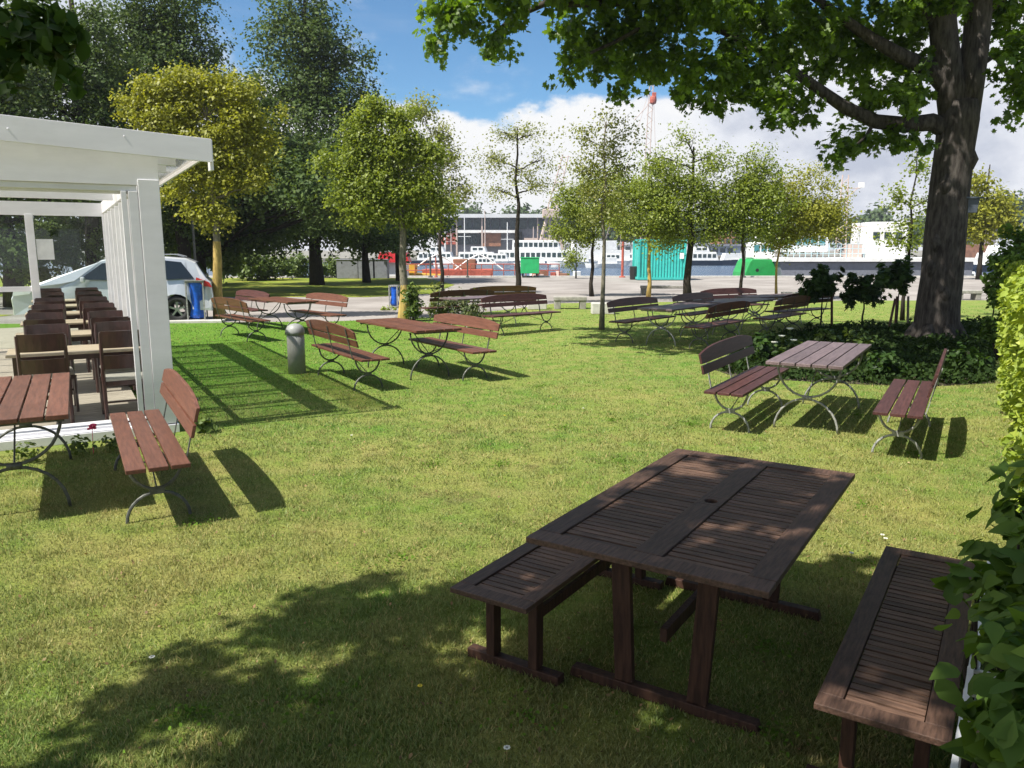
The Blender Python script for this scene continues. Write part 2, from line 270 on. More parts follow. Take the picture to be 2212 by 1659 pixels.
# ------------------------------------------------------------------ object helpers
def empty(name, loc, rz=0.0):
    o = bpy.data.objects.new(name, None); COL.objects.link(o); o.location = loc; o.rotation_euler = (0, 0, rz); o.empty_display_size = .2; return o
def tag(o, label=None, cat=None, group=None, kind=None):
    if label: o["label"] = label
    if cat: o["category"] = cat
    if group: o["group"] = group
    if kind: o["kind"] = kind
    return o
def link_mesh(name, me, mats, parent=None, loc=(0, 0, 0), smooth=False, bevel=0.0):
    for m in (mats if isinstance(mats, (list, tuple)) else [mats]): me.materials.append(m)
    o = bpy.data.objects.new(name, me); COL.objects.link(o); o.location = loc
    if parent: o.parent = parent
    if smooth: me.polygons.foreach_set('use_smooth', [True] * len(me.polygons))
    if bevel:
        b = o.modifiers.new('bevel', 'BEVEL'); b.width = bevel; b.segments = 2; b.limit_method = 'ANGLE'
    return o
class MB:
    def __init__(s): s.v = []; s.f = []; s.t = []; s.m = []; s.mi = 0
    def add(s, vs, fs, tint=None):
        o = len(s.v); s.v += [tuple(v) for v in vs]; s.f += [[i + o for i in f] for f in fs]
        t = random.random() if tint is None else tint
        s.t += [t] * len(fs); s.m += [s.mi] * len(fs); return s
    def box(s, c, d, M=None, tint=None, taper=1.0):
        x, y, z = (q / 2 for q in d); vs = []
        for k in (-1, 1):
            tp = taper if k == 1 else 1.0
            vs += [Vector((-x * tp, -y * tp, k * z)), Vector((x * tp, -y * tp, k * z)), Vector((x * tp, y * tp, k * z)), Vector((-x * tp, y * tp, k * z))]
        if M is not None: vs = [M @ v for v in vs]
        vs = [v + Vector(c) for v in vs]
        return s.add(vs, [(3, 2, 1, 0), (4, 5, 6, 7), (0, 1, 5, 4), (1, 2, 6, 5), (2, 3, 7, 6), (3, 0, 4, 7)], tint)
    def bar(s, a, b, w, h, up=(0, 0, 1), tint=None):
        a = Vector(a); b = Vector(b); d = b - a; L = d.length; d.normalize(); up = Vector(up)
        if abs(d.dot(up)) > .98: up = Vector((0, 1, 0))
        x = d.cross(up).normalized(); z = x.cross(d).normalized()
        M = Matrix((x, d, z)).transposed()
        return s.box((a + b) / 2, (w, L, h), M, tint)
    def tube(s, pts, r, n=8, cap=True, tint=None, close=False):
        pts = [Vector(p) for p in pts]; k = len(pts); rs = r if isinstance(r, (list, tuple)) else [r] * k
        vs = []; fs = []; ref = None
        for i, p in enumerate(pts):
            d = (pts[min(i + 1, k - 1)] - pts[max(i - 1, 0)])
            if d.length < 1e-9: d = Vector((0, 0, 1))
            d.normalize()
            if ref is None: ref = Vector((1, 0, 0)) if abs(d.x) < .8 else Vector((0, 1, 0))
            x = (ref - d * ref.dot(d)).normalized(); ref = x; y = d.cross(x)
            for j in range(n):
                a = 2 * math.pi * j / n; vs.append(p + (x * math.cos(a) + y * math.sin(a)) * rs[i])
        for i in range(k - 1):
            for j in range(n): fs.append((i * n + j, i * n + (j + 1) % n, (i + 1) * n + (j + 1) % n, (i + 1) * n + j))
        if cap: fs.append(tuple(range(n))[::-1]); fs.append(tuple((k - 1) * n + j for j in range(n)))
        return s.add(vs, fs, tint)
    def lathe(s, prof, n=20, c=(0, 0, 0), tint=None):
        vs = []; fs = []; k = len(prof); c = Vector(c)
        for r, z in prof:
            for j in range(n): a = 2 * math.pi * j / n; vs.append(c + Vector((r * math.cos(a), r * math.sin(a), z)))
        for i in range(k - 1):
            for j in range(n): fs.append((i * n + j, i * n + (j + 1) % n, (i + 1) * n + (j + 1) % n, (i + 1) * n + j))
        fs.append(tuple(range(n))[::-1]); fs.append(tuple((k - 1) * n + j for j in range(n)))
        return s.add(vs, fs, tint)
    def prism(s, poly, axis, a, b, tint=None):
        """poly of 2D points extruded along axis from a to b"""
        def mk(p, t):
            return {'x': (t, p[0], p[1]), 'y': (p[0], t, p[1]), 'z': (p[0], p[1], t)}[axis]
        n = len(poly); vs = [mk(p, a) for p in poly] + [mk(p, b) for p in poly]
        fs = [tuple(range(n))[::-1], tuple(range(n, 2 * n))] + [(i, (i + 1) % n, n + (i + 1) % n, n + i) for i in range(n)]
        return s.add(vs, fs, tint)
    def build(s, name, mats, parent=None, loc=(0, 0, 0), smooth=False, bevel=0.0):
        me = bpy.data.meshes.new(name); me.from_pydata(s.v, [], s.f); me.update()
        bm = bmesh.new(); bm.from_mesh(me); bmesh.ops.recalc_face_normals(bm, faces=bm.faces); bm.to_mesh(me); bm.free()
        at = me.attributes.new('tint', 'FLOAT', 'FACE'); at.data.foreach_set('value', s.t)
        me.polygons.foreach_set('material_index', s.m)
        return link_mesh(name, me, mats, parent, loc, smooth, bevel)
def fast_mesh(name, V, nper, F_per, tint):
    """V (n*nper,3); every leaf has nper verts and faces F_per (list of equal-length index tuples); tint per leaf"""
    n = len(V) // nper; F = np.array(F_per, dtype=np.int32); fp, fl = F.shape
    idx = (np.arange(n, dtype=np.int32)[:, None, None] * nper + F[None]).reshape(-1)
    me = bpy.data.meshes.new(name); me.vertices.add(len(V)); me.vertices.foreach_set('co', V.astype(np.float32).ravel())
    me.loops.add(len(idx)); me.loops.foreach_set('vertex_index', idx)
    me.polygons.add(n * fp); me.polygons.foreach_set('loop_start', np.arange(0, n * fp * fl, fl, dtype=np.int32))
    me.update(calc_edges=True)
    at = me.attributes.new('tint', 'FLOAT', 'FACE'); at.data.foreach_set('value', np.repeat(tint, fp).astype(np.float32))
    return me
def copy_tree(o, parent=None):
    c = o.copy(); COL.objects.link(c)
    if parent: c.parent = parent
    for ch in [x for x in bpy.data.objects if x.parent == o and x != c]: copy_tree(ch, c)
    return c

# ------------------------------------------------------------------ leaves
LEAVES = {
    'diamond': (np.array([(0, -.5, 0), (.32, -.05, .06), (0, .5, 0), (-.32, -.05, .06)]), [(0, 1, 2, 3)]),
    'oval': (np.array([(0, -.5, 0), (.26, -.22, .05), (.27, .15, .06), (0, .5, -.03), (-.27, .15, .06), (-.26, -.22, .05)]), [(0, 1, 2, 3), (0, 3, 4, 5)]),
    'broad': (np.array([(0, -.5, 0), (.24, -.36, .05), (.36, -.08, .08), (.25, .22, .06), (0, .72, -.10), (-.25, .22, .06), (-.36, -.08, .08), (-.24, -.36, .05), (0, -.1, 0), (0, .2, 0)]),
              [(0, 1, 2, 8), (8, 2, 3, 9), (9, 3, 4, 9), (0, 8, 6, 7), (8, 9, 5, 6)]),
    'maple': (np.array([(0, -.42, 0), (.22, -.36, .03), (.20, -.16, .02), (.50, -.10, .0), (.27, .10, .03), (.34, .34, .0), (.10, .24, .03), (0, .58, -.04),
                        (-.10, .24, .03), (-.34, .34, 0), (-.27, .10, .03), (-.50, -.10, 0), (-.20, -.16, .02), (-.22, -.36, .03)]), None),
}
LEAVES['broad'] = (LEAVES['broad'][0], [(0, 1, 2, 8), (8, 2, 3, 9), (0, 8, 6, 7), (8, 9, 5, 6), (9, 3, 4, 5)])
LEAVES['maple'] = (LEAVES['maple'][0], [tuple(range(14))])
def leaf_cloud(name, C, size, kind, mt, parent, seed, up=0.5, out=None, clump_t=None, droop=0.0):
    rs = np.random.RandomState(seed); n = len(C)
    nrm = rs.normal(size=(n, 3)); nrm /= np.linalg.norm(nrm, axis=1)[:, None] + 1e-9
    nrm[:, 2] = np.abs(nrm[:, 2]) * (1 - up) + up
    if out is not None: nrm = nrm + out * 0.6
    nrm /= np.linalg.norm(nrm, axis=1)[:, None] + 1e-9
    t = rs.normal(size=(n, 3)); t[:, 2] -= droop; t -= nrm * (t * nrm).sum(1)[:, None]; t /= np.linalg.norm(t, axis=1)[:, None] + 1e-9
    b = np.cross(t, nrm)
    base, F = LEAVES[kind]; s = size * rs.uniform(.6, 1.3, n)
    V = (C[:, None, :] + s[:, None, None] * (base[None, :, 0:1] * b[:, None, :] + base[None, :, 1:2] * t[:, None, :] + base[None, :, 2:3] * nrm[:, None, :])).reshape(-1, 3)
    tint = np.clip(rs.beta(2, 2, n) * .65 + (clump_t if clump_t is not None else rs.rand(n)) * .35, 0, 1)
    me = fast_mesh(name, V, len(base), F, tint)
    return link_mesh(name, me, mt, parent)
def clumped(clusters, n, seed, clump_r=.35, clumps_per=40, shell=.55):
    """clusters: (x,y,z,rx,ry,rz[,w]).  Returns leaf centres, outward dirs, clump tint"""
    rs = np.random.RandomState(seed); vol = np.array([(c[3] * c[4] * c[5]) ** .8 * (c[6] if len(c) > 6 else 1) for c in clusters]); vol = vol / vol.sum()
    Cs = []; O = []; T = []
    for c, w in zip(clusters, vol):
        k = max(3, int(clumps_per * len(clusters) * w)); m = max(4, int(n * w / k))
        d = rs.normal(size=(k, 3)); d /= np.linalg.norm(d, axis=1)[:, None]
        r = rs.uniform(shell, 1.0, k) ** .6 if shell > 0 else rs.uniform(0, 1, k) ** .4
        r = r * rs.uniform(.75, 1.1, k)
        cc = np.array(c[:3]) + d * r[:, None] * np.array(c[3:6])
        for q in range(k):
            rr = clump_r * rs.uniform(.5, 1.3)
            ax = d[q] * .7 + rs.normal(size=3) * .5 + np.array([0, 0, .25]); ax /= np.linalg.norm(ax); tt = rs.uniform(-1, 1.3, m)
            g = ax[None] * (tt * rr * .95)[:, None] + rs.normal(size=(m, 3)) * (rr * .34 * (1.35 - .75 * np.abs(tt) / 1.3))[:, None]
            Cs.append(cc[q] + g); O.append(np.repeat(d[q][None], m, 0)); T.append(np.full(m, rs.rand()))
    return np.concatenate(Cs), np.concatenate(O), np.concatenate(T)
def sway(a, b, k, amp, rng):
    a = Vector(a); b = Vector(b); pts = []
    for i in range(k + 1):
        t = i / k; p = a.lerp(b, t)
        if 0 < i < k: p += Vector((rng.uniform(-1, 1), rng.uniform(-1, 1), rng.uniform(-1, 1))) * amp * (b - a).length
        pts.append(p)
    return pts
def make_tree(name, label, base, h_clear, height, r_trunk, clusters, n, leaf, leafsize, lm, bm_, seed, group=None, clump=.35, cper=40, lean=(0, 0), wrap=None, shell=.55, limbs=True, up=.4, twigs=0, nlimb=None):
    """clusters relative to base"""
    rng = random.Random(seed); root = empty(name, base); tag(root, label, 'tree', group)
    mb = MB(); top = Vector((lean[0], lean[1], height * .92))
    pts = sway((0, 0, -.05), top, 7, .012, rng); rr = [r_trunk * (1.25 if i == 0 else 1 - .8 * i / 7) for i in range(8)]
    mb.tube(pts, rr, 10)
    if limbs:
        for c in clusters[:nlimb]:
            zt = max(h_clear, c[2] - .6 * c[5] - .25 * math.hypot(c[0], c[1])); f = min(.95, zt / top.z)
            a = pts[0].lerp(top, f); e = Vector(c[:3]); r0 = max(.012, r_trunk * .45 * (1 - f * .5))
            mb.tube(sway(a, e, 4, .05, rng), [r0, r0 * .8, r0 * .6, r0 * .45, r0 * .25], 6)
            for q in range(3 + twigs):
                d = Vector((rng.uniform(-1, 1) * c[3], rng.uniform(-1, 1) * c[4], rng.uniform(-.4, .9) * c[5])) * .85
                mb.tube(sway(a.lerp(e, rng.uniform(.3, .8)), e + d, 3, .06, rng), [r0 * .4, r0 * .3, r0 * .2, r0 * .1], 5)
    mb.build('trunk', bm_, root, smooth=True)
    if wrap:
        mb = MB(); q = [p for p in pts if p.z < wrap]; nx = pts[len(q)]; f = (wrap - q[-1].z) / (nx.z - q[-1].z)
        q.append(q[-1].lerp(nx, f)); mb.tube(q, [(r_trunk * (1.25 if i == 0 else 1 - .8 * i / 7)) * 1.06 + .004 for i in range(len(q))], 12, cap=False); mb.build('trunk_wash', M_YPOLE, root, smooth=True)
    C, O, T = clumped(clusters, n, seed, clump, cper, shell)
    leaf_cloud('crown', C, leafsize, leaf, lm, root, seed + 1, up, O, T)
    return root

# ================================================================== THE SETTING
def sheet(name, poly, z, m, kind='structure', thick=0.0):
    mb = MB()
    if thick: mb.prism(poly, 'z', z - thick, z)
    else: mb.add([(p[0], p[1], z) for p in poly], [tuple(range(len(poly)))])
    return tag(mb.build(name, m), kind=kind)
WATER_Z = -1.3
sheet('water', [(-600, 56.5), (900, 56.5), (900, 250), (-600, 250)], WATER_Z, M_WATER)
# ground to the horizon on the far side, terrain bank
sheet('far_bank', [(-2500, 205), (-20, 205), (60, 215), (2500, 240), (2500, 3500), (-2500, 3500)], -.2, M_BANK, thick=1.5)
sheet('quay_ground', [(-400, -60), (400, -60), (400, 57), (-400, 57)], -.012, M_GRAVEL, thick=3.0)
def lawn_sheet():
    # gently uneven sheet
    rs = np.random.RandomState(3)
    front = [(-2.2, 22.6), (-5.0, 21.2), (-8.6, 20.9), (-14, 20.5), (-14, -12), (26, -12), (26, 30.5), (9, 30.0), (4.2, 29.0), (1.6, 28.6), (.2, 26.0)]
    mb = MB(); mb.add([(p[0], p[1], 0) for p in front], [tuple(range(len(front)))])
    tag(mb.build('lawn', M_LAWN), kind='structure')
lawn_sheet()
sheet('park_lawn', [(-120, 33.5), (-20, 33.0), (-6, 32.4), (-3.6, 35), (-3.2, 44), (-6, 55), (-120, 56)], -.006, M_FARGRASS)
sheet('grass_verge', [(-60, 14), (-16, 15), (-15, 23.5), (-60, 30)], -.004, M_FARGRASS)
# quay edge coping
mb = MB()
for i in range(46): mb.box((-48 + i * 3.0, 56.8, .02), (2.96, .5, .12))
tag(mb.build('quay_coping', M_CONC, bevel=.01), 'long run of pale coping stones along the quay edge', 'kerb')

# ---------------- grass blades
def grass():
    rs = np.random.RandomState(11)
    def band(n, y0, y1, xf, hmin, hmax, w):
        u = rs.rand(n); Y = y0 * (y1 / y0) ** u; X = (rs.rand(n) * 2 - 1) * xf * Y + rs.normal(size=n) * .02
        return X, Y, rs.uniform(hmin, hmax, n), np.full(n, w) * rs.uniform(.7, 1.4, n)
    parts = [band(400000, 1.9, 8.0, .74, .010, .030, .0032), band(260000, 6.0, 16.0, .72, .011, .030, .0056), band(70000, 13.0, 27, .70, .014, .035, .010)]
    def fade(p, lo0, lo1, hi0, hi1):
        k = np.clip((p[1] - lo0) / (lo1 - lo0), 0, 1) * np.clip((hi1 - p[1]) / (hi1 - hi0), 0, 1); m = rs.rand(len(k)) < k; return tuple(q[m] for q in p)
    parts = [fade(parts[0], 0, .1, 6.0, 8.0), fade(parts[1], 6.0, 8.0, 13.0, 16.0), fade(parts[2], 13.0, 16.0, 26.9, 27)]
    X = np.concatenate([p[0] for p in parts]); Y = np.concatenate([p[1] for p in parts]); Hh = np.concatenate([p[2] for p in parts]); Wd = np.concatenate([p[3] for p in parts])
    # keep to the lawn: right of the pavilion front wall, in front of the gravel
    fx, fy = X + 3.4, Y - 8.25
    inside = ((fx * .866 + fy * .5) < 0.12) & ((-fx * .5 + fy * .866) > -.25)       # pavilion footprint
    edge = np.interp(X, [-14, -8.6, -5, -2.2, .2, 1.6, 4.2, 9, 26], [20.5, 20.9, 21.2, 22.6, 26, 28.6, 29, 30, 30.5])
    clump = np.sin(X * 9.1 + np.sin(Y * 7.3) * 2) * np.sin(Y * 8.7 + np.sin(X * 6.1) * 2)
    keep = (~inside) & (Y < edge) & (rs.rand(len(X)) < .82 + .3 * clump)
    X, Y, Hh, Wd, clump = X[keep], Y[keep], Hh[keep], Wd[keep], clump[keep]; n = len(X); Hh = Hh * (1 + .35 * clump)
    a = rs.rand(n) * 6.283; lean = rs.normal(size=(n, 2)) * .55
    dx, dy = np.cos(a) * Wd, np.sin(a) * Wd
    V = np.zeros((n, 3, 3)); V[:, 0] = np.stack([X - dx, Y - dy, np.full(n, -.004)], 1); V[:, 1] = np.stack([X + dx, Y + dy, np.full(n, -.004)], 1)
    V[:, 2] = np.stack([X + lean[:, 0] * Hh, Y + lean[:, 1] * Hh, Hh], 1)
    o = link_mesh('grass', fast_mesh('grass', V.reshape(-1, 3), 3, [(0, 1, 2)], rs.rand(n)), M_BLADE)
    tag(o, 'short patchy grass growing over the whole lawn', 'grass', kind='stuff')
grass()

# ================================================================== BEER GARDEN FURNITURE
def arc(w, z0, z1, n=14):
    """half ellipse of width w, open end at z0, apex at z1"""
    return [(w / 2 * math.cos(math.pi * i / n), z0 + (z1 - z0) * math.sin(math.pi * i / n)) for i in range(n + 1)]
def iron_end(mb, y, wt, wb, zt, zc, lean=0):
    r = .0125
    up = arc(wt, zt, zc + .012); dn = arc(wb, 0, zc - .012)
    mb.tube([(p[0], y, p[1]) for p in up], r, 7); mb.tube([(p[0], y, p[1]) for p in dn], r, 7)
    mb.box((0, y, zc), (.10, .026, .05)); mb.box((0, y, zt + .004), (wt + .05, .03, .008))
def make_table(m, mi, L=2.2, W=.76):
    t = empty('beer_garden_table', (0, 0, 0)); h = .77; n = 5; gap = .014; bw = (W - gap * (n - 1)) / n
    mb = MB()
    for i in range(n): mb.box((-W / 2 + bw / 2 + i * (bw + gap), random.uniform(-.004, .004), h - .0175), (bw, L, .035))
    mb.build('tabletop', m, t, bevel=.004)
    for y in (-L / 2 + .12, 0, L / 2 - .12): mb = MB(); mb.box((0, y, h - .050), (W - .06, .05, .028)); mb.build('crossbar', mi, t)
    for s in (-1, 1):
        mb = MB(); iron_end(mb, s * (L / 2 - .32), W * .84, W * .86, h - .066, .36); mb.build('leg', mi, t, smooth=True)
        mb = MB(); mb.tube([(0, s * (L / 2 - .32), .37), (0.0, s * .12, h - .05)], .007, 6); mb.build('brace', mi, t)
    return t
def make_bench(m, mi, L=2.15):
    t = empty('beer_garden_bench', (0, 0, 0)); n = 3; W = .41; gap = .016; bw = (W - gap * 2) / n; h = .46
    mb = MB()
    for i in range(n): mb.box((-W / 2 + bw / 2 + i * (bw + gap), random.uniform(-.004, .004), h - .015), (bw, L, .030))
    mb.build('seat', m, t, bevel=.004)
    th = R(14); cx = W / 2 + .01
    def bk(z): return cx + (z - h) * math.tan(th)
    mb = MB(); k = 12
    Mr = Matrix.Rotation(th, 3, 'Y')
    def slat(zlo, zhi, arch):
        poly = [(-L / 2 + .04, zlo), (L / 2 - .04, zlo)]
        for i in range(k + 1):
            t_ = i / k; y = L / 2 - .04 - t_ * (L - .08); poly.append((y, zhi + arch * (1 - abs(2 * t_ - 1) ** 3.2)))
        vs = []
        for x in (-.0125, .0125):
            for y, z in poly: vs.append((bk(z) - .026 + x, y, z))
        nn = len(poly); fs = [tuple(range(nn))[::-1], tuple(range(nn, 2 * nn))] + [(i, (i + 1) % nn, nn + (i + 1) % nn, nn + i) for i in range(nn)]
        mb.add(vs, fs)
    slat(h + .165, h + .255, 0); slat(h + .275, h + .375, .065)
    mb.build('backrest', m, t, bevel=.003)
    for s in (-1, 1):
        y = s * (L / 2 - .30)
        mb = MB(); iron_end(mb, y, W * .86, W * 1.02, h - .034, .215)
        mb.bar((cx, y, h - .03), (bk(h + .40), y, h + .40), .028, .008, up=(1, 0, 0)); mb.build('leg', mi, t, smooth=False)
        mb = MB(); mb.tube([(0, y, .22), (0, s * .10, h - .035)], .006, 6); mb.build('brace', mi, t)
    mb = MB(); mb.bar((cx, 0, h - .035), (bk(h + .38), 0, h + .38), .024, .007, up=(1, 0, 0)); mb.box((0, 0, h - .034), (W, .03, .008)); mb.build('back_support', mi, t)
    return t
TB = {'red': make_table(M_RED, M_IRON_D), 'brown': make_table(M_FADED, M_IRON)}
BN = {'red': make_bench(M_RED, M_IRON_D), 'brown': make_bench(M_BROWN, M_IRON), 'dark': make_bench(M_BROWN, M_IRON_D)}
protos = list(TB.values()) + list(BN.values())
def put(proto, x, y, ang, label, cat, group, flip=False):
    o = copy_tree(proto); o.location = (x, y, 0); o.rotation_euler = (0, 0, R(ang - 90) + (math.pi if flip else 0)); tag(o, label, cat, group); return o
GT, GB = 'beer garden tables on the lawn', 'beer garden benches on the lawn'
# ang = direction of the long axis; unflipped backrest lies on the local +x side
put(TB['brown'], 3.56, 8.85, 58.7, 'brown five-board garden table in front of the dark flower bed, between two brown benches', 'table', GT)
put(BN['brown'], 2.75, 8.87, 58.7, 'brown bench on the left side of the table by the flower bed', 'bench', GB, True)
put(BN['brown'], 4.03, 7.82, 59.5, 'brown bench nearest the golden hedge, its narrow backrest seen edge-on', 'bench', GB)
put(TB['red'], -4.02, 6.20, 119, 'nearest red-brown plank table, cut off by the left edge of the photo', 'table', GT)
put(BN['red'], -2.94, 6.08, 119.5, 'nearest red plank bench beside the corner post of the white pavilion', 'bench', GB)
put(TB['red'], -1.68, 12.32, 124, 'red-brown table in mid lawn between the bollard and the next benches', 'table', GT)
put(BN['red'], -2.42, 11.40, 122, 'red bench just right of the grey bollard', 'bench', GB, True)
put(BN['red'], -0.98, 12.20, 123, 'red bench in mid lawn with its sunlit backrest facing the bollard', 'bench', GB)
put(TB['red'], -5.45, 18.55, 131, 'red table on the lawn edge behind the bollard, seen over a low bench', 'table', GT)
put(BN['red'], -5.95, 17.15, 130, 'red bench at the ochre trunk, its low seat in front of the far table', 'bench', GB, True)
put(BN['red'], -4.65, 18.55, 131, 'red bench against the gravel path with its backrest lit by the sun', 'bench', GB)
put(BN['dark'], -6.9, 20.0, 131, 'dark short-looking bench half hidden behind the ochre trunk near the blue bag', 'bench', GB)
put(TB['brown'], -.70, 19.55, 40, 'dark table behind the rose bush in the middle of the garden', 'table', GT)
put(BN['dark'], .25, 18.25, 42, 'black-looking bench with its back to the camera beside the rose bush', 'bench', GB, True)
put(BN['dark'], -1.45, 20.7, 40, 'brown bench behind the rose bush, facing the camera over the table', 'bench', GB)
put(BN['red'], -.35, 23.0, 22, 'red bench farthest back in the middle, in front of the slim forked tree', 'bench', GB)
put(BN['dark'], 2.86, 16.9, 50, 'dark bench at the left end of the crowded right group, beside the slim pale trunk', 'bench', GB, True)
put(TB['brown'], 3.50, 16.35, 52, 'dark table between the two leftmost benches of the crowded right group', 'table', GT)
put(BN['red'], 4.15, 15.80, 52, 'red bench dappled by sun in the middle of the crowded right group', 'bench', GB)
put(TB['brown'], 5.35, 18.2, 50, 'dark table in the middle of the crowded right group, behind the dappled red bench', 'table', GT)
put(BN['dark'], 4.60, 18.75, 50, 'dark bench left of the middle table in the crowded right group', 'bench', GB, True)
put(BN['red'], 6.12, 17.75, 50, 'reddish bench right of the middle table in the crowded right group', 'bench', GB)
put(TB['brown'], 6.75, 20.2, 35, 'dark table farthest right in the crowded group, in front of the green boat', 'table', GT)
put(BN['dark'], 7.15, 19.45, 35, 'dark bench at the right end of the crowded group beside the small staked trees', 'bench', GB)
put(BN['dark'], 6.05, 21.1, 30, 'rearmost bench of the crowded group, against the gravel quay', 'bench', GB, True)
for p in protos:
    for c in list(p.children): bpy.data.objects.remove(c, do_unlink=True)
    bpy.data.objects.remove(p, do_unlink=True)

# ---------------- dark slatted folding table and its two backless benches
def frame_top(mb, mbs, L, W, z, th, stile, centre=0.0, hole=False):
    for s in (-1, 1): mb.box((s * (W / 2 - stile / 2), 0, z), (stile, L - 2 * stile - .002, th))
    for s in (-1, 1): mb.box((0, s * (L / 2 - stile / 2), z - .0012), (W, stile, th))
    if centre:
        if hole:
            a = L / 2 - stile - .001; n = 24; r = .031; hw = centre / 2
            for y0, y1 in ((-a, -hw), (hw, a)): mb.box((0, (y0 + y1) / 2, z), (centre, y1 - y0, th), tint=.3)
            ring = [(r * math.cos(2 * math.pi * i / n), r * math.sin(2 * math.pi * i / n)) for i in range(n)]
            def sq(i):
                c_, s_ = math.cos(2 * math.pi * i / n), math.sin(2 * math.pi * i / n); k = hw / max(abs(c_), abs(s_)); return (c_ * k, s_ * k)
            sqr = [sq(i) for i in range(n)]
            for i in range(n):
                j = (i + 1) % n; q = [ring[i], sqr[i], sqr[j], ring[j]]
                vs = [(x, y, z - th / 2) for x, y in q] + [(x, y, z + th / 2) for x, y in q]
                mb.add(vs, [(3, 2, 1, 0), (4, 5, 6, 7), (1, 2, 6, 5), (3, 0, 4, 7)], .3)
        else: mb.box((0, 0, z), (centre, L - 2 * stile, th))
    bays = [(-W / 2 + stile, -centre / 2), (centre / 2, W / 2 - stile)] if centre else [(-W / 2 + stile, W / 2 - stile)]
    pitch = .0445; n = int((L - 2 * stile) / pitch); p = (L - 2 * stile) / n
    for a, b in bays:
        for i in range(n):
            mbs.box(((a + b) / 2, -L / 2 + stile + (i + .5) * p, z - .004 + random.uniform(-.0015, .0015)), (b - a - .008, p - .0095, th * .7))
rt = empty('slatted_table', (.95 * 1.0, 3.57, 0), R(57.4 - 90)); tag(rt, 'large dark slatted garden table with a parasol hole in the foreground', 'table')
mb, ms = MB(), MB(); frame_top(mb, ms, 1.75, 1.0, .727, .026, .105, .12, True)
mb.build('tabletop', M_TEAK, rt, bevel=.003); ms.build('slat_panel', M_TEAKX, rt)
mb = MB()
for x in (-.36, .36): mb.box((x, 0, .69), (.03, 1.5, .045))
for y in (-.55, 0, .55): mb.box((0, y, .684), (.69, .04, .05))
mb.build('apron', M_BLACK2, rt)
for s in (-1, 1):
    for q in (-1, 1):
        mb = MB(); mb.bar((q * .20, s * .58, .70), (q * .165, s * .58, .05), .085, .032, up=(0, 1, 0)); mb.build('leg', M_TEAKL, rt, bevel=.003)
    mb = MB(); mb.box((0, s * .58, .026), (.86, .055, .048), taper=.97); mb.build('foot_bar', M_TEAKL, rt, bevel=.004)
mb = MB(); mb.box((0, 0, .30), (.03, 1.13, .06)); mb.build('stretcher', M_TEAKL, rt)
def slat_bench(x, y, ang, L, W, label):
    t = empty('slatted_bench', (x, y, 0), R(ang - 90)); tag(t, label, 'bench', 'dark slatted benches of the foreground table')
    mb, ms = MB(), MB(); frame_top(mb, ms, L, W, .428, .024, .078); mb.build('seat', M_TEAK, t, bevel=.003); ms.build('slat_panel', M_TEAKX, t)
    for s in (-1, 1):
        for q in (-1, 1):
            mb = MB(); mb.box((q * (W / 2 - .085), s * (L / 2 - .22), .232), (.045, .062, .366)); mb.build('leg', M_TEAKL, t, bevel=.003)
        mb = MB(); mb.box((0, s * (L / 2 - .22), .025), (W * 1.25, .055, .045)); mb.build('foot_bar', M_TEAKL, t, bevel=.004)
        mb = MB(); mb.box((0, s * (L / 2 - .22), .36), (W - .19, .03, .045)); mb.build('end_rail', M_TEAKL, t)
    for q in (-1, 1):
        mb = MB(); mb.box((q * (W / 2 - .085), 0, .30), (.026, L - .51, .05)); mb.build('side_rail', M_TEAKL, t, bevel=.002)
slat_bench(.33, 3.84, 57.2, 1.62, .40, 'dark slatted bench on the left, pushed half under the foreground table')
slat_bench(1.62, 2.96, 57.2, 1.66, .40, 'dark slatted bench on the right of the foreground table, beside the broad-leaved shrub')

# ================================================================== PAVILION
PX, PY = -3.57, 8.12
pv = empty('pavilion', (PX, PY, 0), R(30)); tag(pv, 'white glazed garden pavilion with a sloping roof at the left edge', 'pavilion')
D = 8.0; WD = 7.0
def roofz(x): return 2.86 - .052 * (x - .55)
mb = MB(); mb.box((-WD / 2 + .02, 0.12, .045), (WD, .24, .09)); mb.box((-WD / 2 + .03, .30, .105), (WD, .30, .03)); mb.build('sill', M_WHITE, pv, bevel=.004)
mb = MB()
n = 60
for i in range(n): mb.box((-WD / 2 - .1, .5 + i * .135, .062), (WD - .3, .128, .03))
for i in range(n, 96): mb.box((-WD / 2 - .1, .5 + i * .135, .062), (WD - .3, .128, .03))
mb.build('floor_deck', M_DECK, pv)
def post(x, y, w=.15, d=.15, h=2.6, nm='post', m=M_WHITE):
    mb = MB(); mb.box((x, y, h / 2 + .05), (w, d, h - .1)); return mb.build(nm, m, pv, bevel=.006)
post(-.10, .10, .20, .16, 2.62)
mb = MB(); mb.box((-.25, .06, 1.27), (.085, .07, 2.46)); mb.box((-.335, .05, 1.27), (.05, .05, 2.46)); mb.build('door_frame', M_WHITE, pv, bevel=.004)
post(-WD + .1, .10)
# header board and slanted fascia
mb = MB(); mb.prism([(-WD, 2.56), (0.0, 2.56), (0.0, roofz(0) - .02), (-WD, roofz(-WD) - .02)], 'y', .03, .10); mb.build('header_beam', M_WHITE, pv, bevel=.004)
mb = MB(); mb.box((-WD / 2 - .1, .085, 2.53), (WD - .22, .07, .055)); mb.box((-WD / 2 - .1, .12, 2.49), (WD - .30, .04, .03)); mb.build('door_head', M_WHITE2, pv)
mb = MB(); mb.prism([(-WD - .3, roofz(-WD - .3) + .17), (.50, roofz(.50) + .17), (.50, roofz(.50) - .06), (-WD - .3, roofz(-WD - .3) - .06)], 'y', -.16, -.125)
for x in (-.30, -1.25, -2.2, -3.4): mb.tube([(x, -.157, roofz(x) + .10 - (.05 if int(x) % 2 else 0)), (x, -.166, roofz(x) + .10 - (.05 if int(x) % 2 else 0))], .008, 8)
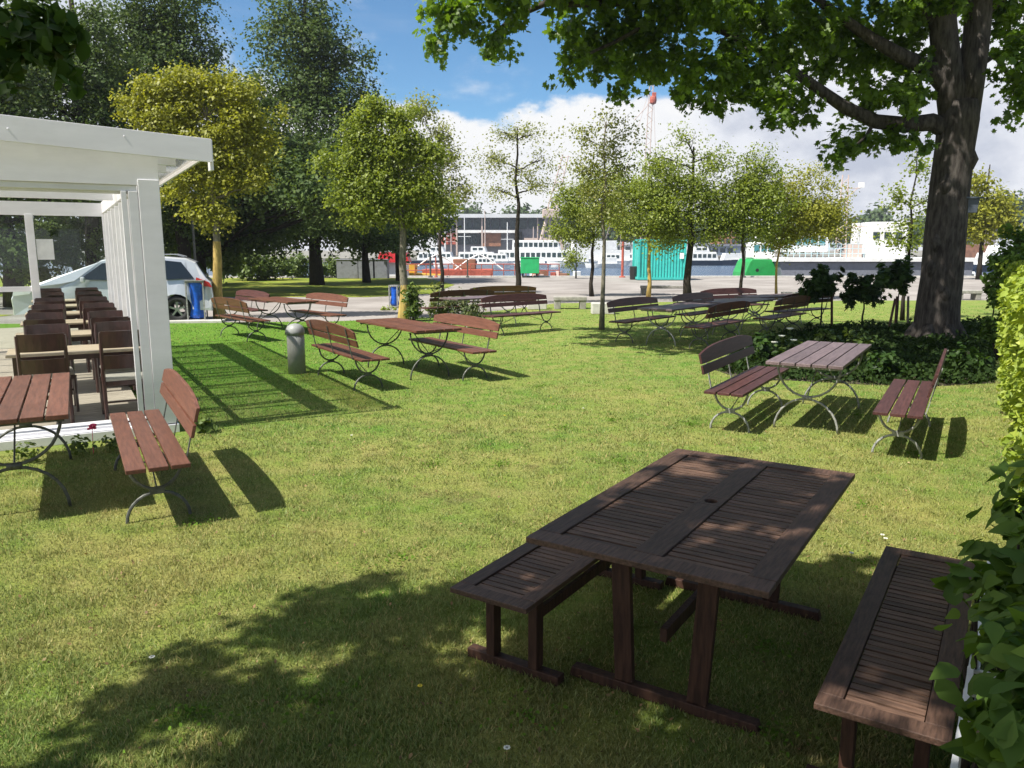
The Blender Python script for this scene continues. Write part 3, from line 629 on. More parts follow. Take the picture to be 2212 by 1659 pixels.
fs = mb.build('fascia', M_WHITE, pv, bevel=.003)
mb = MB(); mb.prism([(-.125, roofz(.60) + .17), (.02, roofz(.60) + .17), (.02, roofz(.60) - .13), (-.125, roofz(.60) - .13)], 'x', .48, .512); mb.build('end_board', M_WHITE, pv, bevel=.003)
mb = MB(); mb.prism([(.02, roofz(.6) + .10), (D + .2, roofz(.6) + .10), (D + .2, roofz(.6) + .02), (.02, roofz(.6) + .02)], 'x', .47, .495); mb.build('eave_board', M_WHITE, pv)
mb = MB(); mb.prism([(.02, roofz(0) + .058), (.465, roofz(.46) + .058), (.465, roofz(.46) + .050), (.02, roofz(0) + .050)], 'y', .02, D + .1); mb.build('eave_lining', M_EAVE, pv)
# rafters
for i in range(10):
    y = .75 + i * .86
    mb = MB(); mb.prism([(-WD, roofz(-WD) + .04), (.26, roofz(.26) + .04), (.26, roofz(.26) - .04), (-WD, roofz(-WD) - .09)], 'y', y - .03, y + .03); mb.build('rafter', M_WHITE, pv)
mb = MB(); mb.box((-.09, D / 2 + .12, 2.70), (.13, D - .14, .20)); mb.build('wall_plate', M_WHITE, pv)
mb = MB(); mb.prism([(-WD, roofz(-WD) + .075), (.47, roofz(.47) + .075), (.47, roofz(.47) + .063), (-WD, roofz(-WD) + .063)], 'y', -.11, D + .2); mb.build('roof_sheet', M_CEIL, pv)
mb = MB()
for y in (3.9,): mb.box((-WD / 2, y, 2.70), (WD - .4, .10, .16))
mb.box((-WD / 2, D, 2.66), (WD - .2, .12, .24)); mb.build('tie_beam', M_WHITE, pv)
# right wall: a row of tall narrow white-framed doors
nd = 9; dw = (D - .30) / nd
for i in range(nd):
    y0 = .22 + i * dw
    f = MB()
    f.box((-.09, y0 + .045, 1.33), (.06, .07, 2.42)); f.box((-.09, y0 + dw - .045, 1.33), (.06, .07, 2.42))
    f.box((-.09, y0 + dw / 2, .20), (.056, dw - .17, .20)); f.box((-.09, y0 + dw / 2, 2.49), (.056, dw - .17, .09)); f.box((-.09, y0 + dw / 2, 1.12), (.050, dw - .17, .06))
    # inner jamb standing proud like a folded leaf
    f.box((-.165, y0 + .02, 1.33), (.085, .028, 2.40))
    door = f.build('door_leaf', M_WHITE, pv, bevel=.003)
    g = MB(); g.box((-.09, y0 + dw / 2, 1.33), (.012, dw - .165, 2.24)); g.build('pane', M_GLASSH, door)
mb = MB(); mb.box((-.09, D / 2 + .1, .075), (.14, D - .2, .05)); mb.build('side_sill', M_WHITE, pv)
# far end wall: posts, a waist rail on the left bays, clear panes
for x in (-.09, -1.34, -2.75, -4.2, -5.6, -WD + .1): post(x, D, .13, .13, 2.56)
mb = MB(); mb.box((-3.5, D, 1.22), (4.2, .07, .09)); mb.build('waist_rail', M_WHITE, pv)
for a, b in ((-1.27, -.16), (-2.68, -1.41), (-4.13, -2.82), (-5.53, -4.27)):
    g = MB(); g.box(((a + b) / 2, D + .02, 1.33), (b - a, .01, 2.38)); g.build('pane', M_GLASS, pv)
nt_ = MB(); nt_.box((-1.13 + .0, D - .02, 1.93), (.27, .004, .37)); tag(nt_.build('paper_notice', M_PAPER), 'white sheet of paper stuck on the far pane of the pavilion', 'notice')
bpy.data.objects['paper_notice'].matrix_world = Matrix.Translation((PX, PY, 0)) @ Matrix.Rotation(R(30), 4, 'Z')

# ---------------- café furniture inside
FZ = .077
def make_chair():
    t = empty('cafe_chair', (0, 0, 0)); w = .43; d = .42
    for s in (-1, 1):
        mb = MB(); mb.tube([(s * (w / 2), -.02, 0), (s * (w / 2), 0, .45), (s * w / 2, -.035, .97)], [.019, .022, .017], 6); mb.build('leg', M_CHAIR, t)
        mb = MB(); mb.tube([(s * (w / 2 - .01), d, 0), (s * (w / 2 - .01), d - .01, .43)], [.016, .021], 6); mb.build('leg', M_CHAIR, t)
    mb = MB(); mb.box((0, d / 2, .405), (w - .02, d - .01, .05)); mb.build('seat_frame', M_CHAIR, t, bevel=.004)
    mb = MB(); mb.box((0, d / 2, .455), (w - .01, d + .01, .05)); mb.build('seat', M_PAD, t, bevel=.018)
    def panel(z0, z1, nm):
        mb = MB(); k = 6; vs = []; fs = []
        for z in (z0, z1):
            for j in range(k + 1):
                u = -1 + 2 * j / k; y = -.035 * (z - .45) / .5 - .03 * (1 - u * u)
                vs += [(u * w / 2, y - .009, z), (u * w / 2, y + .009, z)]
        q = 2 * (k + 1)
        for j in range(k):
            a = 2 * j; fs += [(a, a + 2, q + a + 2, q + a), (a + 1, q + a + 1, q + a + 3, a + 3), (a, a + 1, a + 3, a + 2), (q + a, q + a + 2, q + a + 3, q + a + 1)]
        fs += [(0, q, q + 1, 1), (2 * k, 2 * k + 1, q + 2 * k + 1, q + 2 * k)]
        mb.add(vs, fs); mb.build(nm, M_CHAIR, t)
    panel(.80, .985, 'back_panel'); panel(.57, .72, 'back_panel')
    mb = MB(); mb.tube([(-w / 2, 0, .2), (w / 2, 0, .2)], .011, 5); mb.build('rung', M_CHAIR, t)
    return t
def make_cafe_table():
    t = empty('cafe_table', (0, 0, 0)); mb = MB()
    for i in range(5): mb.box((0, -.35 + .07 + i * .14, .735), (1.36, .136, .028))
    mb.build('tabletop', M_TABLE, t, bevel=.003)
    for sx in (-1, 1):
        for sy in (-1, 1): mb = MB(); mb.box((sx * .60, sy * .28, .36), (.05, .05, .72)); mb.build('leg', M_CHAIR, t)
    mb = MB(); mb.box((0, -.28, .69), (1.15, .022, .06)); mb.box((0, .28, .69), (1.15, .022, .06)); mb.build('apron', M_CHAIR, t)
    return t
PVM = Matrix.Translation((PX, PY, 0)) @ Matrix.Rotation(R(30), 4, 'Z')
chp, ctp = make_chair(), make_cafe_table()
ORD = ['nearest', 'second', 'third', 'fourth', 'fifth', 'farthest']
sees = {}
for i in range(6):
    yc = 1.20 + i * 1.98 + (.2 if i >= 4 else 0); xc = -.84
    t = copy_tree(ctp); t.location = PVM @ Vector((xc, yc, FZ)); t.rotation_euler = (0, 0, R(30)); tag(t, f'{ORD[i]} pale wood table in the row running down the pavilion', 'table', 'pale café tables in the pavilion')
    for cx, col in ((-.31, 'left'), (.40, 'right')):
        for sd, word in ((-1, 'near'), (1, 'far')):
            c = copy_tree(chp); jx = random.uniform(-.03, .03)
            c.location = PVM @ Vector((xc + cx + jx, yc + sd * (.56 + random.uniform(-.02, .03)), FZ)); c.rotation_euler = (0, 0, R(30) + (math.pi if sd == 1 else 0) + R(random.uniform(-4, 4)))
            tag(c, f'dark chair in the {col} column, on the {word} side of the {ORD[i]} pale table', 'chair', 'dark chairs in the pavilion')
c = copy_tree(chp); c.location = PVM @ Vector((-2.35, 2.5, FZ)); c.rotation_euler = (0, 0, R(30)); tag(c, 'dark chair alone at the far left edge of the photo, left of both chair columns', 'chair', 'dark chairs in the pavilion')
for p in (chp, ctp):
    for q in list(p.children): bpy.data.objects.remove(q, do_unlink=True)
    bpy.data.objects.remove(p, do_unlink=True)

# ================================================================== BOLLARD, BINS, STONES
b = MB(); b.lathe([(.135, -.02), (.135, .60), (.130, .605), (.130, .612), (.143, .616), (.145, .66), (.138, .70), (.115, .745), (.07, .775), (.02, .786)], 28)
bo = b.build('bollard', M_BOLL, None, G(642, 806), smooth=True); tag(bo, 'grey round-topped metal bollard standing in the lawn', 'bollard')
def sack_stand(loc, rz, s, label, bagm=M_BLUE):
    t = empty('bin_stand', loc, rz); tag(t, label, 'bin', 'bag stands by the path')
    mb = MB()
    for x, y in ((-.2, -.15), (-.2, .15), (.2, .15), (.2, -.15)): mb.box((x * s, y * s, .5 * s), (.035, .035, 1.0 * s))
    mb.box((0, -.15 * s, 1.0 * s), (.42 * s, .035, .03)); mb.box((0, .15 * s, 1.0 * s), (.42 * s, .035, .03)); mb.box((-.2 * s, 0, 1.0 * s), (.03, .30 * s, .028)); mb.box((.2 * s, 0, 1.0 * s), (.03, .30 * s, .028))
    mb.box((0, 0, .05 * s), (.44 * s, .34 * s, .03)); mb.build('stand_frame', M_IRON, t)
    rng = random.Random(5); prof = []; vs = []; fs = []; n = 16
    lv = [(.98, .17), (.9, .175), (.75, .16), (.55, .14), (.35, .155), (.2, .17), (.1, .15), (.08, .03)]
    for z, r in lv:
        for j in range(n): a = 2 * math.pi * j / n; rr = r * s * (1 + .22 * rng.uniform(-1, 1) * (z < .95)); vs.append((rr * math.cos(a) * 1.05, rr * math.sin(a) * .85, z * s))
    for i in range(len(lv) - 1):
        for j in range(n): fs.append((i * n + j, i * n + (j + 1) % n, (i + 1) * n + (j + 1) % n, (i + 1) * n + j))
    mb = MB(); mb.add(vs, fs); mb.build('sack', bagm, t, smooth=True)
    mb = MB(); mb.box((0, 0, 1.03 * s), (.46 * s, .36 * s, .02)); mb.build('lid', M_IRON, t)
g = G(428, 695); sack_stand((g.x, g.y, 0), R(10), 1.08, 'blue sack in a grey metal stand beside the silver car')
g = G(853, 664); sack_stand((g.x, g.y, 0), R(-15), .72, 'small blue sack in a metal stand left of the pale ochre-based tree')
mb = MB(); mb.box((0, 0, -.01), (2.3, .35, .16)); o = mb.build('kerb_block', M_CONC, None, (-8.9, 20.85, 0), bevel=.02); o.rotation_euler.z = R(6); tag(o, 'pale concrete kerb under the blue sack at the lawn edge', 'kerb')
def stone_bench(x0, x1, yb, zt, label, m=M_STONE, legs=True):
    a = G(x0, yb); bb = G(x1, yb); w = (bb - a).length; c = (a + bb) / 2; t = empty('stone_bench', (c.x, c.y, 0)); tag(t, label, 'bench', 'low stone benches at the path edge')
    mb = MB(); mb.box((0, 0, zt - .06), (w, .45, .12)); mb.build('seat', m, t, bevel=.012)
    for s in (-1, 1): mb = MB(); mb.box((s * (w / 2 - .12), 0, (zt - .12) / 2), (.2, .40, zt - .12)); mb.build('leg', m, t, bevel=.01)
stone_bench(1196, 1266, 667, .40, 'dark low stone bench behind the black-looking bench in mid garden', M_STONE)
stone_bench(1384, 1490, 636, .38, 'long stone bench in front of the turquoise container')
stone_bench(2062, 2114, 647, .36, 'low stone bench just right of the big maple trunk')
stone_bench(1690, 1760, 648, .30, 'low stone bench left of the small staked trees')
mb = MB(); mb.box((0, 0, .17), (.62, .4, .34)); o = mb.build('concrete_block', M_CONC, None, G(1160, 668), bevel=.02); tag(o, 'white concrete block behind the black-looking bench in mid garden', 'block', 'pale blocks at the lawn edge')
mb = MB(); mb.box((0, 0, .17), (.7, .4, .34)); o = mb.build('concrete_block', M_CONC, None, G(1302, 678), bevel=.02); tag(o, 'white concrete block right of the slim pale trunk in mid lawn', 'block', 'pale blocks at the lawn edge')

# ================================================================== CAR
def make_car():
    t = empty('parked_car', (-10.62, 21.25, 0), R(19)); tag(t, 'silver SUV parked behind the pavilion, its tail towards the ochre trunk', 'car')
    # local x: tail at +x ; side profile
    L = 4.75; W = 1.82
    prof = [(-2.36, .42), (-2.38, .70), (-2.28, .93), (-1.9, 1.02), (-1.25, 1.10), (-.95, 1.16), (-.30, 1.66), (.05, 1.74), (1.0, 1.76), (1.75, 1.70), (1.98, 1.60), (2.22, 1.18), (2.34, 1.06), (2.38, .62), (2.34, .38)]
    arch = lambda cx: [(cx + .41 * math.cos(a), .35 + .41 * math.sin(a)) for a in [math.pi * i / 10 for i in range(11)]]
    low = [(2.34, .30)] + arch(1.45) + arch(-1.45) + [(-2.36, .30)]
    poly = prof + low; n = len(poly); bm = bmesh.new()
    rings = []
    for y in (-W / 2, -W / 2 + .05, W / 2 - .05, W / 2):
        r = []
        for x, z in poly:
            inset = max(0, (z - 1.0)) * .32; yy = y; k = abs(y) - inset; yy = math.copysign(k, y)
            sx, sz = x, z
            if abs(abs(y) - W / 2) < .001: sx = x * .988; sz = z - (.03 if z > .9 else 0)
            r.append(bm.verts.new((sx, yy, sz)))
        rings.append(r)
    for a, b_ in zip(rings, rings[1:]):
        for i in range(n): bm.faces.new((a[i], a[(i + 1) % n], b_[(i + 1) % n], b_[i]))
    bm.faces.new(rings[0][::-1]); bm.faces.new(rings[-1]); bmesh.ops.triangulate(bm, faces=[f for f in bm.faces if len(f.verts) > 4]); bmesh.ops.recalc_face_normals(bm, faces=bm.faces)
    me = bpy.data.meshes.new('body'); bm.to_mesh(me); bm.free(); link_mesh('body', me, M_SILVER, t, bevel=.015)
    for side in (-1, 1):
        def wy(z): return side * (W / 2 - max(0, z - 1.0) * .32 + .006)
        for nm, q in (('window', [(-.82, 1.17), (-.28, 1.58), (.22, 1.64), (.22, 1.14)]), ('window', [(.30, 1.14), (.30, 1.64), (1.12, 1.65), (1.12, 1.14)]), ('window', [(1.20, 1.14), (1.20, 1.65), (1.62, 1.60), (1.92, 1.17)])):
            mb = MB(); vs = [(x, wy(z), z) for x, z in q] + [(x, wy(z) - side * .02, z) for x, z in q]; mb.add(vs, [(0, 1, 2, 3), (7, 6, 5, 4), (0, 4, 5, 1), (1, 5, 6, 2), (2, 6, 7, 3), (3, 7, 4, 0)]); mb.build(nm, M_CARGLASS, t)
        mb = MB(); vs = [(x, side * (W / 2 - .03), z) for x, z in ((1.93, 1.0), (1.98, 1.20), (2.30, 1.06), (2.36, .93))]; vs += [(x, side * (W / 2 + .012), z) for x, y, z in vs]; mb.add(vs, [(0, 1, 2, 3), (4, 5, 6, 7), (0, 1, 5, 4), (1, 2, 6, 5), (2, 3, 7, 6), (3, 0, 4, 7)]); mb.build('tail_lamp', M_TAIL, t)
        mb = MB(); vs = [(x, side * (W / 2 - .03), z) for x, z in ((-2.33, .78), (-2.30, .92), (-1.85, .98), (-1.95, .82))]; vs += [(x, side * (W / 2 + .010), z) for x, y, z in vs]; mb.add(vs, [(0, 1, 2, 3), (4, 5, 6, 7), (0, 1, 5, 4), (1, 2, 6, 5), (2, 3, 7, 6), (3, 0, 4, 7)]); mb.build('headlight', M_BOATW, t)
        for cx in (-1.45, 1.45):
            y = side * (W / 2 - .12)
            mb = MB(); ring = [(.20, -.10), (.33, -.10), (.355, -.05), (.355, .05), (.33, .10), (.20, .10)]
            vs = []; fs = []; m_ = 22
            for r, yy in ring:
                for j in range(m_): a = 2 * math.pi * j / m_; vs.append((cx + r * math.cos(a), y + yy, .355 + r * math.sin(a)))
            for i in range(6):
                for j in range(m_): fs.append((i * m_ + j, i * m_ + (j + 1) % m_, ((i + 1) % 6) * m_ + (j + 1) % m_, ((i + 1) % 6) * m_ + j))
            mb.add(vs, fs); w = mb.build('wheel', M_TYRE, t, smooth=True)
            mb = MB()
            for j in range(5):
                a = 2 * math.pi * j / 5 + .3; mb.bar((cx, y + side * .07, .355), (cx + .215 * math.cos(a), y + side * .07, .355 + .215 * math.sin(a)), .05, .03, up=(0, 1, 0))
            mb.tube([(cx, y + side * .05, .355), (cx, y + side * .09, .355)], .05, 10); mb.build('rim', M_RIM, w)
    mb = MB(); mb.add([(-1.0, -.72, 1.17), (-1.0, .72, 1.17), (-.33, .62, 1.66), (-.33, -.62, 1.66)], [(0, 1, 2, 3)]); mb.v = [(x - .012, y, z + .012) for x, y, z in mb.v]; mb.build('windscreen', M_CARGLASS, t)
    mb = MB(); mb.add([(2.005, -.62, 1.58), (2.005, .62, 1.58), (2.235, .72, 1.19), (2.235, -.72, 1.19)], [(0, 1, 2, 3)]); mb.v = [(x + .014, y, z + .008) for x, y, z in mb.v]; mb.build('rear_window', M_CARGLASS, t)
    for s in (-1, 1): mb = MB(); mb.box((-.72, s * (W / 2 + .05), 1.17), (.10, .16, .14)); mb.build('mirror', M_SILVER, t, bevel=.03)
    for s in (-1, 1): mb = MB(); mb.tube([(-.2, s * .60, 1.76), (0, s * .60, 1.80), (1.5, s * .60, 1.80), (1.7, s * .60, 1.74)], .014, 6); mb.build('roof_rail', M_RIM, t)
make_car()

# ================================================================== VEGETATION
def cl(base, px, py, rx, ry, Y, w=1.0, ry_depth=None):
    """crown lobe measured in the photo at depth Y, relative to the tree's foot"""
    p = P(px, py, Y) - Vector(base); s = 1.02 * Y / FPX; d = (ry_depth or rx)
    return (p.x, p.y, p.z, rx * s, d * s, ry * s, w)
# ---------------- big maple
def big_maple():
    Y = 16.7; base = Vector((9.10, 16.7, 0)); root = empty('maple_tree', base); tag(root, 'massive old maple with a thick dark trunk and wide limbs on the right', 'tree')
    rng = random.Random(4); q = lambda x, y, dy=0: P(x, y, Y + dy) - base; mb = MB()
    mb.tube([q(2018, 752), q(2022, 715), q(2026, 660), q(2034, 600), q(2042, 500), q(2052, 400), q(2062, 320), q(2070, 260), q(2072, 220)], [.56, .46, .43, .41, .40, .385, .375, .39, .36], 20)
    mb.tube([q(2064, 262), q(2050, 170), q(2040, 90), q(2032, 0), q(2020, -160), q(1990, -420)], [.30, .27, .26, .25, .2, .1], 14)
    mb.tube([q(2078, 262), q(2096, 170), q(2108, 90), q(2116, 0), q(2135, -160, -1), q(2170, -420, -2)], [.31, .27, .25, .24, .18, .1], 14)
    for j in range(7):   # root flare
        a = j * .9 + .3; mb.tube([(math.cos(a) * .36, math.sin(a) * .36, .34), (math.cos(a) * .48, math.sin(a) * .48, .12), (math.cos(a) * .66, math.sin(a) * .66, -.05)], [.13, .14, .06], 8)
    for j in range(5):   # burrs
        z = rng.uniform(.8, 4.0); a = rng.uniform(3.4, 6); f = z / 6; x0 = (q(2026, 660) if z < 1 else q(2045, 480)); c = Vector((x0.x + math.cos(a) * .36, math.sin(a) * .36, z)); mb.tube([c + Vector((0, 0, -.2)), c, c + Vector((0, 0, .2))], [.05, .13, .04], 8)
    mb.build('trunk', M_BARK, root, smooth=True)
    def limb(pts, r0, r1):
        m = MB(); k = len(pts); m.tube(pts, [r0 + (r1 - r0) * i / (k - 1) for i in range(k)], 10); m.build('limb', M_BARK, root, smooth=True)
    limb([q(2062, 285), q(2010, 264), q(1955, 270), (q(1890, 262)), q(1825, 232), q(1765, 190), q(1700, 145), q(1620, 95), q(1540, 60)], .20, .05)
    limb([q(2068, 215), q(2010, 150), q(1950, 122), q(1885, 85), q(1820, 40), q(1740, -20), q(1600, -80)], .19, .05)
    limb([q(2050, 60), q(1900, -60), q(1700, -90), q(1500, -50), q(1320, 8), q(1180, 6), q(1105, 40), q(1045, 92)], .17, .025)
    limb([q(1500, -50), q(1420, 40), q(1330, 90), q(1240, 130), q(1218, 165)], .06, .015)
    limb([q(1620, 95), q(1560, 150), q(1530, 215)], .05, .015); limb([q(1765, 190), q(1720, 235), q(1665, 262)], .05, .015)
    limb([q(1890, 262), q(1870, 295), q(1815, 345)], .05, .012); limb([q(1955, 270), q(1985, 300), q(2000, 328)], .035, .01)
    limb([q(2100, 150), q(2150, 120), q(2190, 180), q(2195, 250)], .08, .02)
    limb([q(2110, 40), q(2200, -30), q(2330, 20)], .12, .03)
    limb([q(2050, 0), Vector((-2.5, -3, 7.2)), Vector((-5.5, -6, 8))], .15, .04); limb([q(2040, -100), Vector((-4, 1, 8.2)), Vector((-8, 2, 8.6))], .14, .04)
    L = [(960, 82, 42, 30), (1008, 42, 52, 36), (1078, 84, 38, 28), (1110, 26, 45, 26), (968, 14, 46, 22), (1045, 112, 25, 12),
         (1232, 52, 42, 38), (1292, 92, 68, 44), (1350, 62, 80, 58), (1372, 152, 58, 36), (1240, 134, 32, 24), (1226, 170, 24, 9), (1420, 122, 78, 62), (1318, 150, 40, 26), (1345, 195, 20, 14),
         (1530, 160, 78, 58), (1540, 222, 46, 22), (1478, 198, 40, 24), (1640, 122, 88, 78), (1682, 206, 58, 40), (1722, 246, 38, 26), (1668, 268, 34, 16), (1600, 200, 40, 30),
         (1880, 116, 80, 44), (1902, 190, 66, 30), (1965, 205, 38, 28), (1830, 44, 80, 40), (1760, 62, 88, 56), (1790, 150, 50, 34), (1850, 235, 40, 16), (1980, 110, 40, 60),
         (1832, 318, 38, 28), (1884, 298, 42, 20), (1950, 296, 36, 16), (1990, 326, 22, 8), (1808, 346, 18, 10),
         (2168, 60, 60, 64), (2192, 140, 46, 56), (2192, 216, 32, 42), (2150, 0, 60, 40),
         (1500, 18, 120, 46), (1650, 18, 120, 46), (1950, 24, 80, 44), (1420, -12, 100, 36), (1240, -8, 60, 22), (1100, -25, 80, 22), (2060, 10, 60, 40)]
    cs = []
    for px, py, rx, ry in L:
        dy = rng.uniform(-1.2, 1.2); c = cl(base, px, py, rx, ry, Y + dy, 1.0, max(rx, 60)); cs.append(c)
    C, O, T = clumped(cs, 26000, 21, .25, 14, .25)
    leaf_cloud('crown', C, .145, 'maple', LF_MAPLE, root, 22, .35, O, T, .5)
    # upper crown above the picture: it shades the bed and the crowded benches
    up = []
    for tx, ty, z, r in [(2.5, 16.3, 7.0, .9), (3.3, 15.4, 7.0, .9), (4.2, 15.3, 7.0, 1.0), (3.6, 16.8, 7.1, 1.1), (5.0, 16.5, 7.1, 1.1), (6.0, 17.4, 7.1, 1.1), (4.6, 18.0, 7.2, 1.1), (6.9, 18.6, 7.3, 1.1), (5.8, 19.3, 7.4, 1.1), (2.6, 17.6, 7.1, 1.0), (5.4, 18.3, 7.6, 1.5), (6.6, 16.6, 7.6, 1.3), (5.6, 15.2, 7.2, 1.3), (7.4, 14.6, 7.6, 1.5), (6.6, 12.9, 7.0, 1.1), (8.6, 12.8, 7.4, 1.4), (10, 14.8, 8, 1.6), (9.0, 17.4, 8.4, 1.7), (12, 17, 8.8, 2), (7, 19.6, 8.8, 1.6), (10.8, 20, 9.2, 2), (14, 20, 9.6, 2.4), (12, 13, 8, 1.6), (5.2, 12.4, 7.0, .8), (4.6, 13.9, 7.0, .7)]:
        up.append((tx - .563 * z - base.x, ty - .394 * z - base.y, z, r, r, r * .55))
    up += [(2.5, 0, 9, 3, 3, 1.5), (3, 3, 9.5, 3, 3, 1.6)]
    C, O, T = clumped(up, 42000, 31, .45, 24, .1)
    leaf_cloud('upper_crown', C, .24, 'diamond', LF_MAPLE, root, 32, .4, O, T)
big_maple()
mb = MB(); mb.prism([(-.13, 0), (.13, 0), (.17, .28), (-.17, .28)], 'y', -.14, .14); mb.box((0, 0, .30), (.44, .38, .035))
o = mb.build('birdhouse', M_BOX, None, P(2088, 460, 16.55), bevel=.004); tag(o, 'dark grey nest box hanging on the right side of the big maple trunk', 'birdhouse')

# ---------------- shade tree over the camera: only its hanging leaves and its shadow are seen
def shade_tree():
    root = empty('linden_tree', (-4.6, -3.2, 0)); tag(root, 'overhanging tree whose dark blurred leaves fill the top left corner', 'tree'); base = Vector(root.location); rng = random.Random(9)
    bx = [-3.6, -2.6, -2.2, -1.95, -1.75, -1.45, -1.1, -.75, -.3, .2, .8, 1.6, 2.3, 3.2, 4.2]; by = [.6, 1.2, 2.2, 3.1, 3.75, 4.30, 4.15, 4.40, 4.25, 4.35, 4.75, 4.55, 4.2, 4.4, 4.8]
    cs = []; x = -3.8
    while x < 4.4:
        y = -1.2; lim = float(np.interp(x, bx, by))
        while y < lim:
            r = rng.uniform(.40, .62); z = rng.uniform(4.6, 6.6); xx = x + rng.uniform(-.2, .2); yy = min(y + rng.uniform(-.15, .2), lim - r * .8)
            if not (rng.random() < (.10 if x < .2 else .08)): cs.append((xx - .563 * z - base.x, yy - .394 * z - base.y, z, r, r, r * .5))
            y += .62
        x += .60
    mb = MB(); mb.tube([(0, 0, -.1), (.1, 0, 1.5), (.2, .1, 3), (.3, .3, 5), (.4, .4, 7)], [.34, .27, .24, .18, .08], 12); mb.build('trunk', M_BARK_D, root, smooth=True)
    mb = MB()
    for c in cs[::4]: mb.tube(sway((.25, .2, 3.6 + rng.random()), c[:3], 4, .05, rng), [.07, .055, .04, .03, .012], 5)
    tip = Vector((-1.40, 2.35, 2.62)) - base
    mb.tube(sway((.2, .1, 3.2), tip + Vector((-.1, -.1, .35)), 5, .03, rng) + [tip], [.08, .06, .05, .035, .02, .01, .005], 5); mb.build('limb', M_BARK_D, root, smooth=True)
    C, O, T = clumped(cs, 72000, 41, .23, 12, .0); leaf_cloud('crown', C, .14, 'diamond', LF_MAPLE, root, 42, .5, O, T)
    hs = []
    for px, py, r in ((20, 40, 45), (75, 30, 40), (95, 95, 42), (120, 140, 26), (30, 110, 34), (10, 165, 22), (150, 60, 18)):
        p = P(px, py, 2.3) - base; hs.append((p.x, p.y, p.z, r * .0014, .10, r * .0014))
    C, O, T = clumped(hs, 420, 43, .045, 6, .0); leaf_cloud('hanging_leaves', C, .055, 'oval', LF_GLOBE, root, 44, .3, O, T, .5)
shade_tree()

# ---------------- other trees (feet found from the photo, lobes measured there)
def tree_px(name, label, foot, Y, h_clear, height, r, lobes, n, leaf, size, lm, bm_, seed, group, **k):
    base = P(foot[0], 540, Y); base.z = 0; rg = random.Random(seed * 7); ext = []
    for l in lobes:
        for q in range(2):
            a_ = rg.uniform(0, 6.283); f = rg.uniform(.85, 1.25); sc_ = rg.uniform(.3, .55)
            ext.append((l[0] + math.cos(a_) * l[2] * f, l[1] + math.sin(a_) * l[3] * f, l[2] * sc_, l[3] * sc_ * .7, l[4] if len(l) > 4 else 0, .9 * (l[5] if len(l) > 5 else 1)))
    lobes = [tuple(list(l[:2]) + [l[2] * .9, l[3] * .85] + list(l[4:])) for l in lobes]; k['nlimb'] = len(lobes)
    if group == GR:                       # layered sprays instead of round puffs
        sub = []
        for l in lobes:
            for q in range(4): sub.append((l[0] + rg.uniform(-.75, .75) * l[2], l[1] + rg.uniform(-1.0, .95) * l[3], l[2] * rg.uniform(.35, .7), max(5, l[3] * rg.uniform(.16, .34)), l[4] if len(l) > 4 else 0, 1.1 * (l[5] if len(l) > 5 else 1)))
        lobes = lobes[:] ; k['nlimb'] = len(lobes); lobes = [(l[0], l[1], l[2] * .6, l[3] * .45, l[4] if len(l) > 4 else 0, .5 * (l[5] if len(l) > 5 else 1)) for l in lobes] + sub
        ext = [(e[0], e[1], e[2], e[3] * .6, e[4], e[5]) for e in ext]
    lobes = lobes + ext
    return make_tree(name, label, base, h_clear, height, r, [cl(base, *l[:4], Y + (l[4] if len(l) > 4 else 0), l[5] if len(l) > 5 else 1.0) for l in lobes], n, leaf, size, lm, bm_, seed, group, **k)
GR = 'young trees between the lawn and the quay'
tree_px('young_tree', 'broad yellow-leaved tree with an ochre trunk above the silver car', (466, 690), 21.85, 2.5, 6.2, .14,
        [(430, 178, 70, 22), (360, 205, 80, 26), (500, 205, 80, 26), (300, 240, 50, 26), (400, 245, 90, 30), (530, 245, 66, 30), (350, 285, 70, 26), (470, 290, 90, 30), (570, 300, 36, 28), (500, 340, 84, 26), (560, 365, 40, 26), (440, 375, 60, 26), (390, 415, 42, 24), (520, 405, 66, 24), (450, 445, 60, 22), (475, 480, 34, 16)], 42000, 'diamond', .095, LF_YEL, M_BARK_L, 51, GR, wrap=2.15, clump=.26, cper=42, shell=.3)
tree_px('young_tree', 'round green-yellow tree on a pale trunk with an ochre foot, left of centre', (868, 690), 21.85, 2.6, 5.9, .13,
        [(800, 240, 34, 20), (850, 262, 46, 24), (790, 285, 50, 24), (880, 300, 56, 26), (770, 325, 54, 26), (850, 340, 76, 28), (925, 345, 40, 28), (740, 370, 40, 24), (820, 385, 80, 28), (930, 395, 50, 28), (770, 425, 66, 24), (880, 430, 76, 26), (960, 440, 28, 20), (820, 468, 66, 20), (905, 475, 50, 18)], 40000, 'diamond', .09, LF_YG, M_BARK_L, 52, GR, wrap=.95, clump=.26, cper=42, shell=.3)
tree_px('young_tree', 'very slim tree with a pale trunk standing alone in mid lawn', (1303, 712), 19.0, 3.1, 5.3, .062,
        [(1310, 262, 34, 22), (1265, 300, 42, 24), (1350, 290, 42, 26), (1305, 340, 62, 34), (1255, 370, 40, 22), (1360, 360, 40, 26), (1310, 410, 70, 30), (1310, 455, 66, 26)], 5200, 'diamond', .07, LF_PALE, M_BARK_L, 53, GR, clump=.22, cper=22, shell=.2, twigs=4)
tree_px('young_tree', 'slim dark-trunked forked tree with sparse leaves in front of the far building', (1117, 640), 28, 3.0, 6.6, .11,
        [(1085, 285, 40, 22), (1140, 290, 42, 22), (1060, 340, 36, 30), (1170, 345, 36, 28), (1115, 370, 62, 34), (1075, 410, 44, 20), (1165, 400, 40, 20)], 4200, 'diamond', .085, LF_PALE, M_BARK_D, 54, GR, clump=.32, cper=18, shell=.2, twigs=5)
